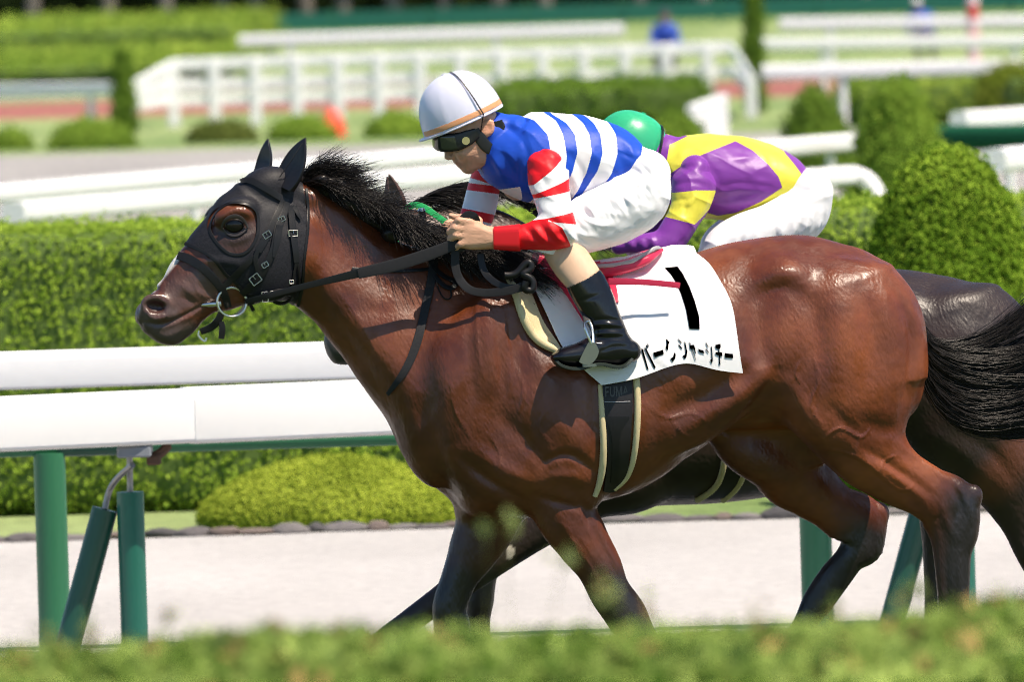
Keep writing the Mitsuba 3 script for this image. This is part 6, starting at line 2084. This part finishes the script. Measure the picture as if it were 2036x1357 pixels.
for s in (-1, 1):
    g.cone(pt2(1232, 490, .2 * s), pt2(1195, 488, .2 * s), .028, .024, .01)
    for i in range(4):
        g.chain([pt2(1198, 476 + 9 * i, .21 * s), pt2(1182, 476 + 9 * i, .205 * s), pt2(1184, 484 + 9 * i, .185 * s)], [.0115, .011, .010], .004)
    g.chain([pt2(1210, 478, .19 * s), pt2(1192, 470, .18 * s)], [.013, .010], .004)
V, Fc = g.mesh(2)
scene['person_001'] = mikit.ply((V, Fc), 'skin', True, to_world=H2.to_world)
tag('person_001', 'person crouched behind in purple and yellow jersey and green helmet', 'person')
Q = lambda pts: [(1150 + x / 3.702, 200 + y / 3.702) for x, y in pts]
ring = [([(660, 480), (700, 330), (720, 200), (1500, 200), (1560, 400), (1680, 590), (1690, 640), (1620, 760), (1520, 900), (1000, 960), (880, 860), (930, 800), (1000, 690), (900, 560), (690, 560)], YELLOW),
        ([(1440, 300), (1560, 380), (1650, 480), (1690, 600), (1760, 560), (1640, 250), (1500, 250)], PURPLE),
        ([(600, 250), (860, 262), (720, 320), (600, 360)], PURPLE),
        ([(1185, 300), (1300, 370), (1400, 470), (1470, 560), (1500, 640), (1350, 745), (1180, 830), (1060, 852), (980, 830), (900, 800), (700, 560), (690, 540), (740, 500), (840, 430), (1000, 365)], PURPLE)]
mat('jersey_diamond', cloth_print(fr, PURPLE, [(Q(p), c) for p, c in ring], -.16), .42, sheen=.5, specular=.4, bump=(proc(weave, 3e-3), .003))
lo, hi = bounds(fr, torso2, .3)
V, Fc = garment(fr, [torso2], .008, lo, hi, .02, 0, [(1322, 300, 0, 34, 34, .09, 0)])
V = sculpt(fr, V, Fc, [(Q(p), w, h, -1, -.16) for p, w, h in [([(1040, 640), (1150, 610), (1300, 620), (1480, 640)], 6, -4), ([(1000, 720), (1180, 700), (1350, 690)], 8, -4), ([(900, 440), (1000, 540), (1030, 640)], 8, -4), ([(1140, 430), (1290, 420)], 6, 3), ([(1280, 550), (1400, 570)], 6, -3), ([(700, 400), (760, 340)], 6, -4), ([(740, 420), (800, 350)], 6, 3), ([(1000, 780), (1180, 760), (1350, 700)], 8, 4)]])
V = V + normals(V, Fc) * (.006 * (meshkit.fbm(V * 15, 3, 6) - .5))[:, None]
V, Fc = cut(V, Fc, Q([(300, 100), (1400, 100), (1800, 350), (1690, 560), (1660, 660), (1590, 770), (1500, 815), (1300, 860), (1100, 900), (800, 1000), (300, 900)]), True, fr)
scene['person_001__jersey'] = mikit.ply((V, Fc), 'jersey_diamond', True, to_world=H2.to_world)
labels['person_001__jersey'] = {'label': 'purple jersey with a yellow diamond frame'}
mat('sleeve_purple', cloth_print(fr, PURPLE, [(Q([(600, 690), (690, 680), (850, 660), (1010, 662), (1100, 680), (900, 860), (840, 912), (650, 860), (560, 830)]), YELLOW)], -.22), .42, sheen=.5, specular=.4, bump=(proc(weave, 3e-3), .003))
lo, hi = bounds(fr, arm2 + fore2, .14)
V, Fc = garment(fr, [arm2, fore2], .0065, lo, hi, .018)
V = sculpt(fr, V, Fc, [(Q(p), w, h, -1, -.24) for p, w, h in [([(690, 560), (780, 500), (880, 470)], 5, -4), ([(690, 600), (800, 540), (900, 500)], 5, 3), ([(690, 640), (820, 600), (960, 640)], 5, -3), ([(690, 740), (770, 740), (770, 840)], 5, -5), ([(720, 720), (800, 760), (860, 700)], 5, 4), ([(760, 1020), (700, 1100)], 6, -3)] +
      [([(330 + 40 * i, 1040 - 8 * i), (345 + 40 * i, 1080), (350 + 40 * i, 1110)], 3.6, 3.5 if i % 2 else -3.5) for i in range(6)]])
scene['person_001__sleeve'] = mikit.ply((V, Fc), 'sleeve_purple', True, to_world=H2.to_world)
labels['person_001__sleeve'] = {'label': 'purple sleeve with a yellow band'}
lo, hi = bounds(fr, arm2 + fore2, .2)
fa = far_of(arm2, -50, 8)
lo, hi = bounds(fr, fa + far_of(fore2, -40, -6), .14)
V, Fc = garment(fr, [fa, far_of(fore2, -40, -6)], .010, lo, hi, .018)
scene['person_001__sleeve_001'] = mikit.ply((V, Fc), 'sleeve_purple', True, to_world=H2.to_world)
lo, hi = bounds(fr, thigh2 + far_of(thigh2), .16)
V, Fc = garment(fr, [thigh2, far_of(thigh2, -6, -4)], .0065, lo, hi, .03, 0, [(1576, 408, 0, 50, 52, .145, 0), (1560, 366, 0, 30, 32, .125, 0)])
bw = []
for i in range(26):
    u0, v0 = 1440 + 200 * r.random(), 0
    v0 = 505 - (u0 - 1440) * .22 + 6 * r.normal()
    Lw = 18 + 26 * r.random()
    bw.append(([(u0 + 4, v0 - Lw), (u0 + 2, v0 - Lw * .5), (u0 - 4, v0)], 3.5, (2.4 + 2 * r.random()) * (1 if i % 2 else -1), -1, -.2))
bw += [([(1560, 395), (1600, 380), (1630, 372)], 6, -4, -1, -.15), ([(1580, 410), (1620, 395), (1650, 390)], 6, 3, -1, -.15)]
V = sculpt(fr, V, Fc, bw)
V, Fc = cut(V, Fc, [(1390, 400), (1390, 505), (1415, 512), (1490, 520), (1560, 560), (1720, 520), (1700, 320), (1500, 300)], True, fr, -.2)
scene['person_001__breeches'] = mikit.ply((V, Fc), 'breech_white', True, to_world=H2.to_world)
labels['person_001__breeches'] = {'label': 'white breeches'}
for sgn, sx in ((1, ''), (-1, '_001')):
    f_ = (lambda x: x) if sgn == 1 else far_of
    lo, hi = bounds(fr, f_(shin2), .12)
    V, Fc = garment(fr, [f_(shin2)], .010, lo, hi, .012)
    scene['person_001__stocking' + sx] = mikit.ply((V, Fc), 'stocking', True, to_world=H2.to_world)
    lo, hi = bounds(fr, f_(bootleg2) + f_(foot2), .12)
    V, Fc = garment(fr, [f_(bootleg2), f_(foot2)], .009, lo, hi, .014)
    scene['person_001__boot' + sx] = mikit.ply((V, Fc), 'boot_black', True, to_world=H2.to_world)
ex, ez = helmet(H2, pt2(1250, 300, 0), -24.0, .119, .128, .105, 'helmet_green', 'person_001', None)
labels['person_001__helmet'] = {'label': 'green helmet'}
el = []
for t in np.linspace(0, 1, 20):
    th = math.radians(86 - 84 * t)
    el.append(pt2(1252, 300, 0) + ex * (.060 + .02 * t) + np.array([0, -1, 0]) * .093 * math.cos(th) ** .82 + ez * .112 * math.sin(th) ** .95)
L2('person_001__helmet__elastic', tube(np.array(el), .004, 6), 'black_plastic')
q = np.linspace(-.2 * np.pi, .2 * np.pi, 20)
rim = pt2(1252, 300, 0) + np.stack([np.cos(q) * .127, -np.sin(q + 1.2) * .0, q * 0 + .012], 1) @ np.array([ex, [0, 1, 0], ez])
a2 = np.linspace(0, 2 * np.pi, 65)
rim = pt2(1252, 300, 0) + np.stack([np.cos(a2) * .124, np.sin(a2) * .104, 0 * a2 + .018], 1) @ np.array([ex, [0, 1, 0], ez])
L2('person_001__helmet__band', tube(rim, 0, 8, flat=(.006, .003, (rim - rim.mean(0)) / np.linalg.norm(rim - rim.mean(0), axis=1, keepdims=True)), cap=False), 'black_plastic')
g = Field(*[pt2(1300, 305, 0) + np.array([s * .12, s * .14, s * .12]) for s in (-1, 1)], .008)
g.ball(pt2(1298, 305, 0), (.03, .07, .04), .01)
L2('person_001__hair', g.mesh(2), 'hair_dark', True)
